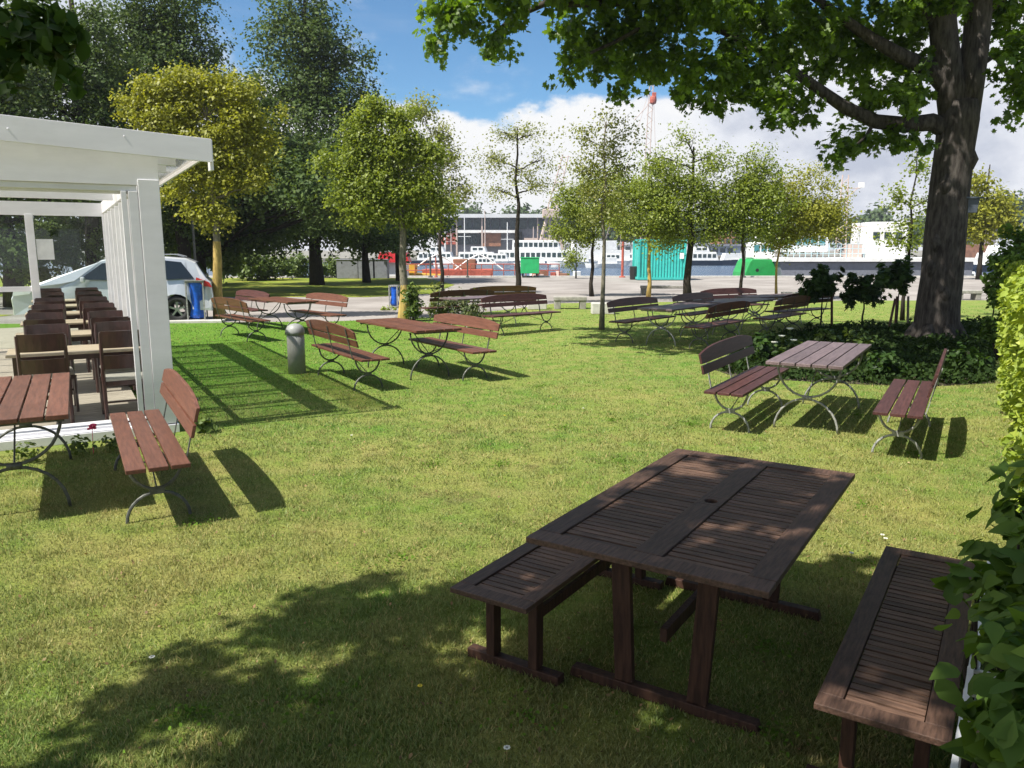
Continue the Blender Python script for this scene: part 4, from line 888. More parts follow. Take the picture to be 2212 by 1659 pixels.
tree_px('young_tree', 'small yellow-green tree just left of the slim pale trunk, behind it', (1280, 640), 33, 2.2, 4.6, .09,
        [(1235, 430, 55, 34), (1320, 440, 55, 36), (1270, 480, 85, 34), (1290, 395, 55, 28), (1240, 515, 50, 14)], 16250, 'diamond', .10, LF_YG, M_BARK_D, 55, GR, clump=.4, cper=30, shell=.3)
tree_px('young_tree', 'yellow-green tree with an ochre trunk in front of the container\'s left half', (1403, 640), 31, 2.3, 4.9, .09,
        [(1375, 395, 50, 36), (1430, 430, 60, 40), (1365, 465, 50, 32), (1410, 497, 65, 26)], 13750, 'diamond', .10, LF_YG, M_YPOLE, 56, GR, clump=.4, cper=30, shell=.3)
tree_px('young_tree', 'wide tree whose dark trunk covers the container\'s right edge', (1490, 640), 30, 2.6, 6.2, .16,
        [(1480, 295, 50, 22, 0, .4), (1430, 340, 50, 28, 0, .5), (1535, 335, 60, 28, 0, .5), (1480, 390, 95, 40), (1420, 440, 65, 40), (1550, 430, 70, 42), (1485, 475, 110, 38), (1565, 490, 55, 26), (1470, 512, 70, 22)], 22500, 'diamond', .10, LF_YG, M_BARK_D, 57, GR, clump=.42, cper=30, shell=.25, twigs=2)
tree_px('young_tree', 'sparse-topped tree on a thin dark trunk left of the green boat', (1603, 650), 30, 2.4, 5.8, .07,
        [(1625, 345, 55, 22, 0, .5), (1590, 400, 55, 36), (1660, 395, 55, 34), (1615, 445, 85, 36), (1585, 492, 60, 26), (1660, 485, 55, 26)], 16250, 'diamond', .10, LF_YG, M_BARK_D, 58, GR, clump=.4, cper=26, shell=.25, twigs=2)
tree_px('young_tree', 'yellowish-leaved tree on a thin ochre trunk in front of the white ship\'s bow', (1683, 645), 31, 2.3, 5.2, .055,
        [(1735, 388, 50, 22, 0, .5), (1700, 430, 60, 36), (1770, 440, 55, 38), (1725, 480, 85, 34), (1690, 507, 48, 22), (1785, 494, 45, 24)], 17500, 'diamond', .10, LF_YEL, M_YPOLE, 59, GR, clump=.4, cper=28, shell=.25)
tree_px('young_tree', 'nearly bare thin dark tree just left of the big maple trunk', (1962, 690), 21.5, 2.4, 5.0, .055,
        [(1985, 365, 32, 24), (1935, 430, 40, 24), (2010, 430, 26, 30), (1960, 480, 45, 22), (1945, 520, 40, 16)], 900, 'diamond', .09, LF_YG, M_BARK_D, 60, GR, clump=.25, cper=14, shell=.2, twigs=7)
tree_px('young_tree', 'yellow tree right of the big maple trunk, above the moored boats', (2120, 600), 52, 3.2, 8.0, .16,
        [(2110, 400, 26, 26), (2120, 455, 50, 34), (2160, 480, 34, 30), (2105, 500, 36, 22)], 5200, 'diamond', .26, LF_YEL, M_BARK_D, 61, GR, clump=.6, cper=26, shell=.3)
tree_px('young_tree', 'slim greyish tree behind the round green-yellow tree, against the clouds', (952, 640), 34, 3.2, 7.0, .09,
        [(905, 235, 44, 30), (945, 290, 40, 34), (975, 350, 34, 34), (925, 355, 50, 30), (1000, 400, 28, 26), (960, 420, 44, 26)], 5200, 'diamond', .13, LF_PALE, M_BARK_D, 62, GR, clump=.42, cper=24, shell=.2, twigs=4)
tree_px('young_tree', 'small pale tree between the container and the green container, low by the quay', (1245, 603), 54, 1.3, 3.4, .05,
        [(1245, 552, 24, 12), (1232, 570, 14, 8)], 900, 'diamond', .16, LF_YG, M_BARK_D, 63, GR, clump=.4, cper=14, shell=.2)

GD = 'tall dark trees on the left'
def big_tree(label, foot, Y, h, r, lobes, n, seed, size=.24, lm=None, clump=.75, cper=60):
    return tree_px('dark_tree', label, (foot, 0), Y, h * .16, h, r, lobes, n, 'diamond', size, lm or LF_DARK, M_BARK_D, seed, GD, clump=clump, cper=cper, shell=.55)
big_tree('tall conical dark tree rising between the yellow tree and the green-yellow tree', 682, 44, 17, .36,
         [(650, 20, 70, 60), (640, 95, 100, 60), (700, 110, 80, 60), (620, 190, 95, 70), (720, 200, 90, 70), (670, 290, 150, 80), (600, 380, 110, 75), (740, 380, 110, 75), (670, 470, 170, 55), (590, 500, 90, 35), (770, 480, 100, 40)], 62000, 71, .19)
big_tree('dark round tree under and behind the green-yellow tree, nearest the water', 865, 50, 11, .28,
         [(850, 380, 90, 60), (800, 450, 90, 50), (905, 450, 60, 50), (860, 500, 90, 32), (790, 510, 70, 30), (940, 480, 34, 30)], 24000, 72)
big_tree('dark tree with a thin trunk left of the tree nearest the water', 790, 47, 12, .22,
         [(770, 400, 80, 60), (750, 470, 80, 45), (810, 510, 60, 24)], 12000, 73)
big_tree('tall loose dark tree behind the yellow tree, reaching the top of the photo', 392, 34, 15.5, .30,
         [(330, 10, 90, 60), (300, 90, 110, 60), (390, 110, 80, 50), (340, 170, 130, 50), (420, 200, 60, 40), (250, 190, 80, 50), (440, 130, 34, 26), (420, 430, 70, 50), (380, 480, 50, 30)], 40000, 74, .14, clump=.55, cper=46)
big_tree('dark tree behind the pavilion roof at the left, with gaps of sky', 200, 30, 13, .30,
         [(180, 80, 60, 50), (120, 150, 80, 50), (210, 170, 70, 50), (60, 200, 70, 45), (150, 230, 90, 40), (250, 250, 60, 40), (20, 140, 50, 40), (100, 50, 70, 30), (200, 330, 120, 70), (260, 420, 90, 60)], 34000, 75, .13, clump=.5, cper=42)
big_tree('leftmost dark tree, partly olive, behind the pavilion roof', 20, 27, 12, .30,
         [(20, 60, 80, 45), (-60, 120, 90, 70), (30, 190, 60, 50), (-20, 240, 80, 50), (40, 330, 120, 70), (120, 420, 100, 60), (-60, 400, 120, 80)], 26000, 76, .13, clump=.5, cper=42)
big_tree('dark tree in shade behind the yellow tree\'s trunk', 430, 38, 10, .26,
         [(520, 330, 80, 55, -3), (600, 385, 80, 50, -4), (690, 425, 75, 38, -5), (760, 440, 50, 28, -5), (620, 340, 70, 30, -1), (560, 350, 70, 35, -2), (680, 350, 60, 30, -1), (735, 350, 40, 25, 0), (480, 340, 60, 40, -2), (700, 400, 60, 30, -1), (765, 410, 36, 22, 0), (440, 400, 80, 60), (500, 430, 90, 60), (480, 490, 110, 40), (400, 500, 70, 40), (560, 500, 70, 40)], 46000, 77, .20)  # lobes reaching right are added so this crown shades the park lawn
# unseen neighbours left of the frame that shade the park lawn
make_tree('dark_tree', 'dark tree beyond the left edge that shades the park lawn', (-24, 34, 0), 3, 14, .35, [(0, 0, 8, 4, 4, 4), (2, 2, 11, 3, 3, 3), (-2, 1, 6, 4, 4, 2.5), (6, 0, 7, 3.5, 3.5, 3), (11, 1.5, 6.5, 3.2, 3, 2.5)], 12000, 'diamond', .4, LF_DARK, M_BARK_D, 78, GD, clump=.9, cper=40)

def bush(name, label, lobes, n, size, lm, seed, kind='oval', group=None, cat='bush', clump=.28, stems=True, up=.4):
    x = sum(l[0] for l in lobes) / len(lobes); y = sum(l[1] for l in lobes) / len(lobes); root = empty(name, (x, y, 0)); tag(root, label, cat, group)
    cs = [(l[0] - x, l[1] - y, l[2], l[3], l[4], l[5]) for l in lobes]; rng = random.Random(seed)
    if stems:
        mb = MB()
        for c in cs:
            for q in range(3): mb.tube(sway((c[0] * .5 + rng.uniform(-.1, .1), c[1] * .5 + rng.uniform(-.1, .1), -.02), (c[0] + rng.uniform(-.5, .5) * c[3], c[1] + rng.uniform(-.5, .5) * c[4], c[2] + c[5] * .5), 3, .05, rng), [.02, .014, .01, .005], 5)
        mb.build('stem', M_BARK_D, root)
    C, O, T = clumped(cs, n, seed, clump, 22, .35); C[:, 2] = np.maximum(C[:, 2], .02); leaf_cloud('foliage', C, size, kind, lm, root, seed + 1, up, O, T); return root
GBUSH = 'bushes at the back of the park lawn'
def bpx(px, py, rx, ry, Y, d=None):
    p = P(px, py, Y); s = 1.02 * Y / FPX; return (p.x, p.y, max(p.z, .1), rx * s, (d or rx) * s, ry * s)
bush('bush', 'sunlit green bush right of the ochre trunk on the park lawn', [bpx(545, 572, 48, 26, 50), bpx(590, 580, 40, 20, 51), bpx(520, 560, 34, 24, 52)], 7000, .22, LF_BUSH, 81, group=GBUSH, clump=.5)
bush('bush', 'green thicket directly behind the tail of the silver car', [bpx(485, 560, 32, 40, 46), bpx(440, 545, 40, 45, 44), bpx(395, 530, 40, 50, 42)], 7000, .22, LF_BUSH, 82, group=GBUSH, clump=.5)
bush('bush', 'low pale hedge at the water behind the tall conical tree', [bpx(640, 575, 40, 18, 55.5), bpx(710, 578, 40, 14, 55.5), bpx(760, 582, 30, 10, 55.5)], 4500, .2, LF_BUSH, 83, group=GBUSH, clump=.4)
bush('bush', 'sunlit bush seen through the far pane of the pavilion', [bpx(180, 540, 60, 45, 29), bpx(130, 510, 50, 50, 30), bpx(210, 500, 40, 40, 31), bpx(60, 560, 60, 60, 29)], 14000, .12, LF_BUSH, 84, group=GBUSH, clump=.32)
bush('bush', 'dark thicket behind the pavilion at the left edge', [bpx(0, 520, 70, 60, 26), bpx(-70, 540, 80, 70, 26), bpx(60, 480, 60, 40, 33), bpx(180, 470, 80, 40, 35), bpx(300, 480, 80, 60, 35)], 15000, .15, LF_DARK, 85, group=GBUSH, clump=.45)
bush('rose_bush', 'loose rose bush with pale new shoots in mid garden, before the dark table', [bpx(955, 665, 40, 16, 20.6), bpx(990, 650, 26, 14, 20.8), bpx(950, 632, 16, 16, 20.9), bpx(1015, 668, 26, 14, 20.5)], 1900, .085, LF_ROSE, 86, cat='rose bush', clump=.2)
bush('green_bush', 'upright glossy green plant beside the ochre foot of the left-of-centre tree', [bpx(893, 665, 14, 26, 21.3), bpx(885, 635, 10, 14, 21.3)], 1300, .09, LF_BUSH, 87, cat='plant', clump=.14)

# ---------------- small globe trees with stakes
GG = 'small staked globe trees beside the big maple'
for i, (px, pyf, py, rx, ry, lab) in enumerate([(1772, 716, 612, 42, 34, 'left one of three small dark globe trees by the big maple'), (1862, 716, 628, 46, 38, 'middle one of three small dark globe trees, hanging lowest'), (1936, 706, 598, 40, 34, 'right one of three small dark globe trees, nearest the maple trunk')]):
    g = G(px, pyf); b_ = Vector((g.x, g.y, 0))
    make_tree('globe_tree', lab, b_, .7, 1.45, .028, [cl(b_, px - 10, py, rx * .75, ry * .8, g.y), cl(b_, px + 16, py - 8, rx * .7, ry * .7, g.y), cl(b_, px, py + 14, rx * .8, ry * .5, g.y)], 900, 'maple', .17, LF_GLOBE, M_BARK_D, 90 + i, GG, clump=.14, cper=12, shell=.3, up=.5)
for i, (x0, y0, x1, y1, lab) in enumerate([(1797, 708, 1797, 612, 'upright brown stake between the left and middle globe trees'), (1934, 706, 1938, 640, 'brown stake under the right globe tree, upright'), (1920, 708, 1934, 645, 'brown stake under the right globe tree, leaning'), (1961, 704, 1962, 640, 'pale stake under the right globe tree, closest to the maple')]):
    g = G(x0, y0); q = P(x1, y1, g.y + .05); mb = MB(); mb.tube([(0, 0, -.05), (q.x - g.x, q.y - g.y, q.z)], [.034, .030], 8)
    tag(mb.build('tree_stake', M_STAKE if i < 3 else M_BARK_L, None, (g.x, g.y, 0)), lab, 'stake', 'stakes of the small globe trees')

# ---------------- flower bed under the maple
def bed():
    poly = [G(*p) for p in ((1545, 800), (1600, 752), (1700, 722), (1820, 712), (2000, 712), (2140, 700), (2150, 828), (2020, 835), (1880, 832), (1700, 822), (1610, 822))]; poly = [(p.x, p.y) for p in poly]
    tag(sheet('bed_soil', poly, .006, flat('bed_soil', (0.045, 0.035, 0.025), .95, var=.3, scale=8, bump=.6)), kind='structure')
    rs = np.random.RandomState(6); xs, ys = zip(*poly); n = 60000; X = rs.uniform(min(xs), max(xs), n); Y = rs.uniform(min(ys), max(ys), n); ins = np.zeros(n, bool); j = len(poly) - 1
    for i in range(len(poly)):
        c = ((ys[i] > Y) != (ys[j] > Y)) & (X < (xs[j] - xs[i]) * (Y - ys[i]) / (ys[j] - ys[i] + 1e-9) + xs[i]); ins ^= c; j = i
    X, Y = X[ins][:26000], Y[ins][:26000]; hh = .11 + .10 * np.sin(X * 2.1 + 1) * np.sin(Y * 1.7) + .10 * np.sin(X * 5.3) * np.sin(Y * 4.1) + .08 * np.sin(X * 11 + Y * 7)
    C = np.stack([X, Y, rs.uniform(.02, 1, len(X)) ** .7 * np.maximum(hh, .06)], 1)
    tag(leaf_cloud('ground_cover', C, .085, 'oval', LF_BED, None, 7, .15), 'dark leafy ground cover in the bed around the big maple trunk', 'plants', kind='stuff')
bed()
for i, (px, py, h_, lab) in enumerate([(1640, 770, .55, 'leafy perennial at the left end of the dark bed, behind the left bench'), (1700, 765, .45, 'perennial with white blooms behind the brown table by the bed'), (1845, 770, .62, 'tall pale-stemmed perennial in the bed behind the brown table'), (1780, 745, .5, 'light green seedling in the bed before the left globe tree'), (2080, 790, .5, 'dark perennial in the bed right of the maple foot'), (1900, 800, .45, 'dark perennial at the front of the bed, left of the maple foot')]):
    g = G(px, py + 20); bush('perennial', lab, [(g.x, g.y, h_ * .55, .20, .20, h_ * .4), (g.x + .18, g.y + .1, h_ * .4, .16, .16, h_ * .3)], 330, .10, LF_GLOBE if i in (0, 4, 5) else LF_BUSH, 110 + i, group='perennials in the maple bed', cat='plant', clump=.09)
g = G(1700, 790)
for i, (dx, dy, z) in enumerate(((-.12, 0, .50), (.02, .02, .62), (.05, -.1, .44), (-.2, .1, .38))):
    mb = MB()
    for k in range(6): a = k * 1.047; mb.box((math.cos(a) * .028, math.sin(a) * .028, 0), (.05, .04, .01), Matrix.Rotation(a, 3, 'Z') @ Matrix.Rotation(-.5, 3, 'Y'))
    tag(mb.build('white_flower', M_PETAL, None, (g.x + dx, g.y + dy, z)), 'white bloom on the perennial behind the brown table by the bed', 'flower', 'white blooms in the bed')

# ---------------- hedges on the right
HD = Vector((.515, .857, 0)).normalized(); HN = Vector((HD.y, -HD.x, 0))
def hedge(name, label, a, L, W, top, n, size, kind, lm, seed, dens=.22):
    rs = np.random.RandomState(seed); root = empty(name, a, 0); tag(root, label, 'hedge')
    s = rs.uniform(0, L, n); z = rs.uniform(0.02, 1, n) ** .9
    tp = top * (1 + .06 * np.sin(s * 2.3) + .05 * np.sin(s * 5.1)); z = z * tp
    bul = .10 * np.sin(s * 3.1 + z * 2.2) + .07 * np.sin(s * 7.3 - z * 5) + .05 * np.sin(s * 13 + z * 9) + .14 * (z / top - .6)
    d = -bul + np.abs(rs.normal(size=n)) * dens; ontop = rs.rand(n) < .3; d[ontop] = rs.uniform(0, W, ontop.sum()); z[ontop] = (tp - np.abs(rs.normal(size=n)) * .12)[ontop]
    C = s[:, None] * np.array(HD)[None] + d[:, None] * np.array(HN)[None]; C[:, 2] = z
    out = np.repeat(-np.array(HN)[None], n, 0)
    leaf_cloud('foliage', C, size, kind, lm, root, seed + 1, .35, out, np.clip(.5 - d, 0, 1) * 0 + rs.rand(n), .3)
    mb = MB(); rng = random.Random(seed)
    for i in range(int(L * 5)):
        p = HD * rng.uniform(0, L) + HN * rng.uniform(.2, W * .8); mb.tube(sway(p, p + Vector((rng.uniform(-.3, .3), rng.uniform(-.3, .3), top * .9)), 3, .04, rng), [.02, .016, .012, .006], 5)
    mb.build('stem', M_BARK_D, root)
    return root
hedge('golden_hedge', 'golden-green sunlit hedge along the right edge of the lawn', (2.62, 3.62, 0), 9.4, 1.1, 1.60, 50000, .066, 'oval', LF_GOLD, 201)
bush('dark_hedge', 'dark green clipped column beyond the golden hedge at the right edge', [bpx(2180, 640, 36, 40, 13.5), bpx(2176, 570, 34, 28, 13.5), bpx(2210, 600, 40, 60, 14.2), bpx(2172, 700, 34, 40, 13.5), bpx(2230, 520, 40, 30, 14)], 9000, .10, LF_HAZEL, 203, cat='hedge', clump=.18)
sh = []
for px, py, Y, r in [(2222, 1610, 1.6, .08), (2170, 1660, 1.65, .05), (2125, 1610, 1.75, .03), (2215, 1500, 1.8, .08), (2175, 1500, 1.95, .035), (2222, 1400, 2.0, .09), (2185, 1370, 2.05, .03), (2222, 1300, 2.3, .10), (2110, 1275, 2.6, .03), (2225, 1215, 2.7, .10), (2205, 1170, 3.0, .06), (2245, 1140, 3.0, .12), (2290, 1300, 2.3, .26), (2330, 1550, 1.8, .26), (2320, 1130, 3.0, .26)]:
    p = P(px, py, Y); sh.append((p.x, p.y, max(p.z, .15), r, r, r))
bush('broad_leaved_shrub', 'shaded shrub with large toothed leaves at the bottom right corner', sh, 1700, .078, LF_HAZEL, 205, 'broad', cat='shrub', clump=.075, up=.5)
# white lattice between bench and shrub
lt = empty('lattice_fence', G(2150, 1190, .5) * 1.0); lt.location.z = 0; tag(lt, 'low white lattice fence half hidden in the shrub behind the right bench', 'fence')
A = G(2140, 1195, .52); B = G(2060, 1659, .52); A.z = 0; B.z = 0; o0 = Vector(lt.location); dv = (B - A); ln = dv.length; dv.normalize(); nv = Vector((-dv.y, dv.x, 0)); nv = nv if nv.x > 0 else -nv
mb = MB()
for off in (0, .10):
    for z in (.5, .06): mb.bar(A - o0 + nv * off + Vector((0, 0, z)), B - o0 + nv * off + Vector((0, 0, z)), .018, .022)
mb.build('rail', M_LATT, lt)
k = int(ln / .16)
for i in range(k + 1):
    p = A - o0 + dv * (ln * i / k); mb = MB(); mb.bar(p + Vector((0, 0, 0)), p + Vector((0, 0, .5)), .018, .014)
    mb.bar(p + Vector((0, 0, .49)), p + nv * .10 + Vector((0, 0, .49)), .016, .012); mb.build('bar', M_LATT, lt)

# ---------------- little things in the grass
def litter():
    rs = np.random.RandomState(5); n = 1500; Y = 2.2 * (16 / 2.2) ** rs.rand(n); X = (rs.rand(n) * 2 - 1) * .7 * Y; ok = ~((((X + 3.4) * .866 + (Y - 8.25) * .5) < .15) & (((-(X + 3.4)) * .5 + (Y - 8.25) * .866) > -.3))
    C = np.stack([X, Y, rs.uniform(.008, .022, n)], 1)[ok]
    tag(leaf_cloud('leaf_litter', C, .022, 'diamond', leaf_mat('dry_leaf', (0.05, 0.03, 0.015), (0.30, 0.19, 0.08), .1, .7, yellow=(0.45, 0.40, 0.22)), None, 6, .6), 'scattered dry leaf scraps and bud scales lying in the grass', 'leaf litter', kind='stuff')
    n = 2600; cx = rs.uniform(0, 1, 26); Y = []; X = []
    for i in range(26):
        y0 = 2.6 * (12 / 2.6) ** rs.rand(); x0 = (rs.rand() * 2 - 1) * .62 * y0
        if ((x0 + 3.4) * .866 + (y0 - 8.25) * .5) < .4 and (-(x0 + 3.4) * .5 + (y0 - 8.25) * .866) > -.5: continue
        m = 110; a = rs.rand(m) * 6.28; q = np.abs(rs.normal(size=m)) * rs.uniform(.08, .22); X.append(x0 + np.cos(a) * q); Y.append(y0 + np.sin(a) * q)
    X = np.concatenate(X); Y = np.concatenate(Y); C = np.stack([X, Y, rs.uniform(.015, .034, len(X))], 1)
    tag(leaf_cloud('clover', C, .020, 'oval', leaf_mat('clover_leaf', (0.07, 0.13, 0.02), (0.13, 0.23, 0.03), .3, .8, spec=.05), None, 8, .75), 'low clover and broad weeds in patches through the lawn', 'clover', kind='stuff')
litter()
def plant_flower(x, y, z, m, r, label, cat='flower', group=None, name='flower'):
    mb = MB(); mb.tube([(0, 0, 0), (0, 0, z)], .0018, 4)
    mb.mi = 1
    for k in range(8): a = k * .785; mb.box((math.cos(a) * r * .6, math.sin(a) * r * .6, z), (r, r * .5, .002), Matrix.Rotation(a, 3, 'Z'))
    return tag(mb.build(name, [M_BLADE, m], None, (x, y, 0)), label, cat, group)
for px, py in ((1690, 1172), (1912, 1178), (1905, 1170), (1095, 1640), (1470, 1060), (1838, 1210), (760, 950), (1260, 890), (330, 1440)): g = G(px, py); plant_flower(g.x, g.y, .05, M_PETAL, .012, 'tiny white daisy in the short grass', group='daisies in the lawn', name='daisy')
for px, py in ((1182, 700), (1248, 690), (1190, 868), (908, 1508), (1090, 908)): g = G(px, py); plant_flower(g.x, g.y, .06, M_DAND, .010, 'small yellow dandelion in the short grass', group='dandelions in the lawn', name='dandelion')
g = G(172, 985)
bush('geranium', 'pink-flowered geranium at the pavilion sill behind the nearest table', [(g.x, g.y, .10, .12, .10, .08), (g.x + .25, g.y + .16, .10, .12, .08, .08), (g.x - .35, g.y - .22, .10, .14, .08, .08), (g.x + .5, g.y + .3, .06, .1, .08, .05)], 420, .05, LF_BUSH, 300, cat='flower', clump=.05, stems=False)
gq = bpy.data.objects['geranium']; mb = MB()
for k in range(16): a = random.uniform(0, 6.28); r_ = random.uniform(0, .035); mb.box((math.cos(a) * r_ + .01, math.sin(a) * r_, .27 + random.uniform(-.02, .02)), (.022, .022, .012), Matrix.Rotation(random.uniform(-.6, .6), 3, 'X') @ Matrix.Rotation(a, 3, 'Z'))
mb.tube([(0, 0, 0), (.01, 0, .26)], .003, 4); mb.build('blossom', M_PINK, gq, (0, 0, 0))
g = G(438, 935)
bush('grass_tuft', 'tuft of long grass and leaves at the foot of the pavilion corner post', [(g.x, g.y, .10, .08, .08, .09)], 120, .075, LF_BUSH, 301, cat='plant', clump=.06, stems=False)
g = G(838, 668); bush('yellow_plant', 'low yellow plant at the path edge by the small blue sack', [(g.x + .1, g.y - .4, .05, .28, .1, .05)], 220, .06, LF_GOLD, 302, cat='plant', clump=.06, stems=False)

# ================================================================== HARBOUR
def fb(mb, x0, x1, y0, y1, Y, depth=1.0, org=None, tint=None):
    """box whose front face spans the measured photo rectangle at distance Y"""
    a = P(x0, y1, Y); b = P(x1, y0, Y); c = Vector(((a.x + b.x) / 2, Y + depth / 2, (a.z + b.z) / 2)); c.x *= 1.0
    if org is not None: c -= org
    mb.box(c, (abs(b.x - a.x), depth, abs(b.z - a.z)), tint=tint); return mb
def hroot(name, px, Y, z, label, cat, group=None):
    p = P(px, 540, Y); t = empty(name, (p.x, Y, z)); tag(t, label, cat, group); return t, Vector((p.x, Y, z))
# ---- turquoise container
t, o = hroot('shipping_container', 1431, 50.6, 0, 'turquoise corrugated shipping container on the quay', 'container')
W_, H_, D_ = 3.05, 2.55, 2.4
mb = MB()
for s_ in (-1, 1):
    for dy in (0, D_): mb.box((s_ * (W_ / 2 - .05), dy, H_ / 2 + .04), (.11, .11, H_))
for dy in (0, D_):
    mb.box((0, dy, .11), (W_ - .2, .10, .15)); mb.box((0, dy, H_ - .02), (W_ - .2, .10, .12))
for s_ in (-1, 1): mb.box((s_ * (W_ / 2 - .05), D_ / 2, H_ - .02), (.10, D_ - .1, .12)); mb.box((s_ * (W_ / 2 - .05), D_ / 2, .11), (.10, D_ - .1, .15))
mb.build('corner_frame', M_TURQ, t)
mb = MB(); n = 15; w = (W_ - .2) / n; poly = []
for i in range(n):
    x = -W_ / 2 + .1 + i * w; poly += [(x, 0), (x + w * .28, 0), (x + w * .42, .05), (x + w * .85, .05)]
poly.append((W_ / 2 - .1, 0)); poly += [(W_ / 2 - .1, D_ - .1), (-W_ / 2 + .1, D_ - .1)]
mb.prism(poly, 'z', .16, H_ - .05); mb.build('corrugated_wall', M_TURQ, t)
mb = MB(); mb.box((W_ / 2 - .28, -.062, 1.55), (.26, .012, .36)); mb.build('white_plate', M_PAPER, t)
# ---- green container
t, o = hroot('green_container', 1145, 55.6, 0, 'small bright green steel container on feet at the quay edge', 'container')
mb = MB(); mb.box((0, .6, .82), (1.30, 1.2, 1.08)); mb.build('body', M_GREEN, t, bevel=.03)
mb = MB(); mb.box((0, .6, 1.385), (1.36, 1.26, .05)); mb.build('lid', M_GREEN, t)
for sx in (-1, 1):
    for sy in (0, 1): mb = MB(); mb.box((sx * .5, .15 + sy * .9, .14), (.12, .12, .28)); mb.build('leg', M_BLACK, t)
# ---- green-hulled boat and white ship
t, o = hroot('green_boat', 1665, 60.2, WATER_Z, 'green steel barge moored at the quay before the white ship, blunt bow to the left', 'boat')
mb = MB(); a = P(1608, 605, 60.2).x - o.x; b = P(1728, 605, 60.2).x - o.x
prof = [(a - .1, 0), (a + .05, 1.5), (a + .35, 2.3), (a + .55, 2.55), (b - .75, 2.42), (b - .5, 1.2), (b - .1, 0)]
mb.prism(prof, 'y', 0, 3.4); mb.build('hull', M_HULLG, t, bevel=.05)
mb = MB(); mb.box(((a + b) / 2, 1.7, 2.56), (b - a - 1.7, 3.0, .06)); mb.build('deck', M_BOATW, t)
mb = MB(); mb.box((a + 1.6, 1.7, 3.2), (1.7, 2.0, 1.2)); mb.build('wheelhouse', M_BOATW, t, bevel=.05)
for i in range(3): mb = MB(); mb.box((a + 1.05 + i * .55, .69, 3.35), (.42, .03, .5)); mb.build('window', M_TEALG, t)
for x in (a + .95, a + 2.6): mb = MB(); mb.tube([(x, -.01, 1.7), (x, .03, 1.7)], .13, 12); mb.build('hawse_hole', M_BLACK, t)
mb = MB(); mb.tube([(a + 1.2, 1.7, 3.8), (a + 1.2, 1.7, 5.3)], [.09, .03], 6); mb.build('mast', M_BOATW, t)
t, o = hroot('white_ship', 1830, 59.0, WATER_Z, 'white ship with grey hull and pale blue railing moored right of the green barge', 'ship')
X = lambda px, Y=59.0: P(px, 560, Y).x - o.x
Z = lambda py, Y=59.0: P(1106, py, Y).z - o.z
mb = MB(); mb.prism([(X(1700), 0), (X(1684), Z(566)), (X(2105), Z(566)), (X(2100), 0)], 'y', 0, 5.5); mb.build('hull', M_HULLGREY, t, bevel=.05)
mb = MB(); mb.box(((X(1684) + X(2105)) / 2, 2.7, Z(561)), (X(2105) - X(1684) + .3, 5.9, .28)); mb.build('deck_edge', M_BOATW, t)
mb = MB(); mb.box(((X(1700) + X(2100)) / 2, -.01, .25), (X(2100) - X(1700) - .2, .04, .30)); mb.build('waterline_stripe', M_HULLG, t)
mb = MB(); mb.box(((X(1893) + X(1975)) / 2, 3.0, (Z(478) + Z(558)) / 2), (X(1975) - X(1893), 3.6, Z(478) - Z(558))); mb.build('superstructure', M_BOATW, t, bevel=.08)
for i in range(3): mb = MB(); mb.box((X(1905) + i * .85, 1.18, Z(508)), (.5, .04, .5)); mb.build('window', M_DGLASS, t)
mb = MB(); mb.box(((X(1715) + X(1810)) / 2, 3.2, Z(520) - .1), (X(1810) - X(1715), 2.6, 1.5)); mb.build('cabin', M_BOATW, t, bevel=.08)
for i in range(5): mb = MB(); mb.box((X(1723) + i * .62, 1.88, Z(520)), (.46, .04, .60)); mb.build('window', M_TEALG, t)
mb = MB()
for i in range(17): x = X(1690) + i * (X(1892) - X(1690)) / 16; mb.tube([(x, .1, Z(558)), (x, .1, Z(526))], .025, 5)
for py in (527, 537, 548): mb.tube([(X(1690), .1, Z(py)), (X(1892), .1, Z(py))], .022, 5)
mb.build('railing', M_PALEB, t)
mb = MB(); mb.box((X(1868), 2.2, Z(545)), (.9, 1.2, 1.3)); mb.build('deck_crane_base', M_CRANE, t)
mb = MB()
for s_ in (-1, 1): mb.tube([(X(1838) + s_ * .42, 2.0, Z(560)), (X(1838) + s_ * .22, 2.0, Z(372))], .05, 6)
for i in range(14):
    z0 = Z(556) + (Z(380) - Z(556)) * i / 14; z1 = Z(556) + (Z(380) - Z(556)) * (i + 1) / 14; w0 = .42 - .2 * i / 14; sg = 1 if i % 2 else -1
    mb.tube([(X(1838) - sg * w0, 2.0, z0), (X(1838) + sg * w0, 2.0, z1)], .03, 5)
mb.tube([(X(1843), 2.0, Z(425)), (X(1868), 2.0, Z(400))], .035, 5); mb.tube([(X(1843), 2.0, Z(402)), (X(1872), 2.0, Z(402))], .03, 5); mb.tube([(X(1850), 2, Z(490)), (X(1895), 2, Z(486))], .04, 5)
mb.build('lattice_mast', M_CRANE, t)
mb = MB(); mb.box((X(1874), 2.0, Z(395)), (.34, .34, .40)); mb.build('mast_lamp', M_BOATW, t)
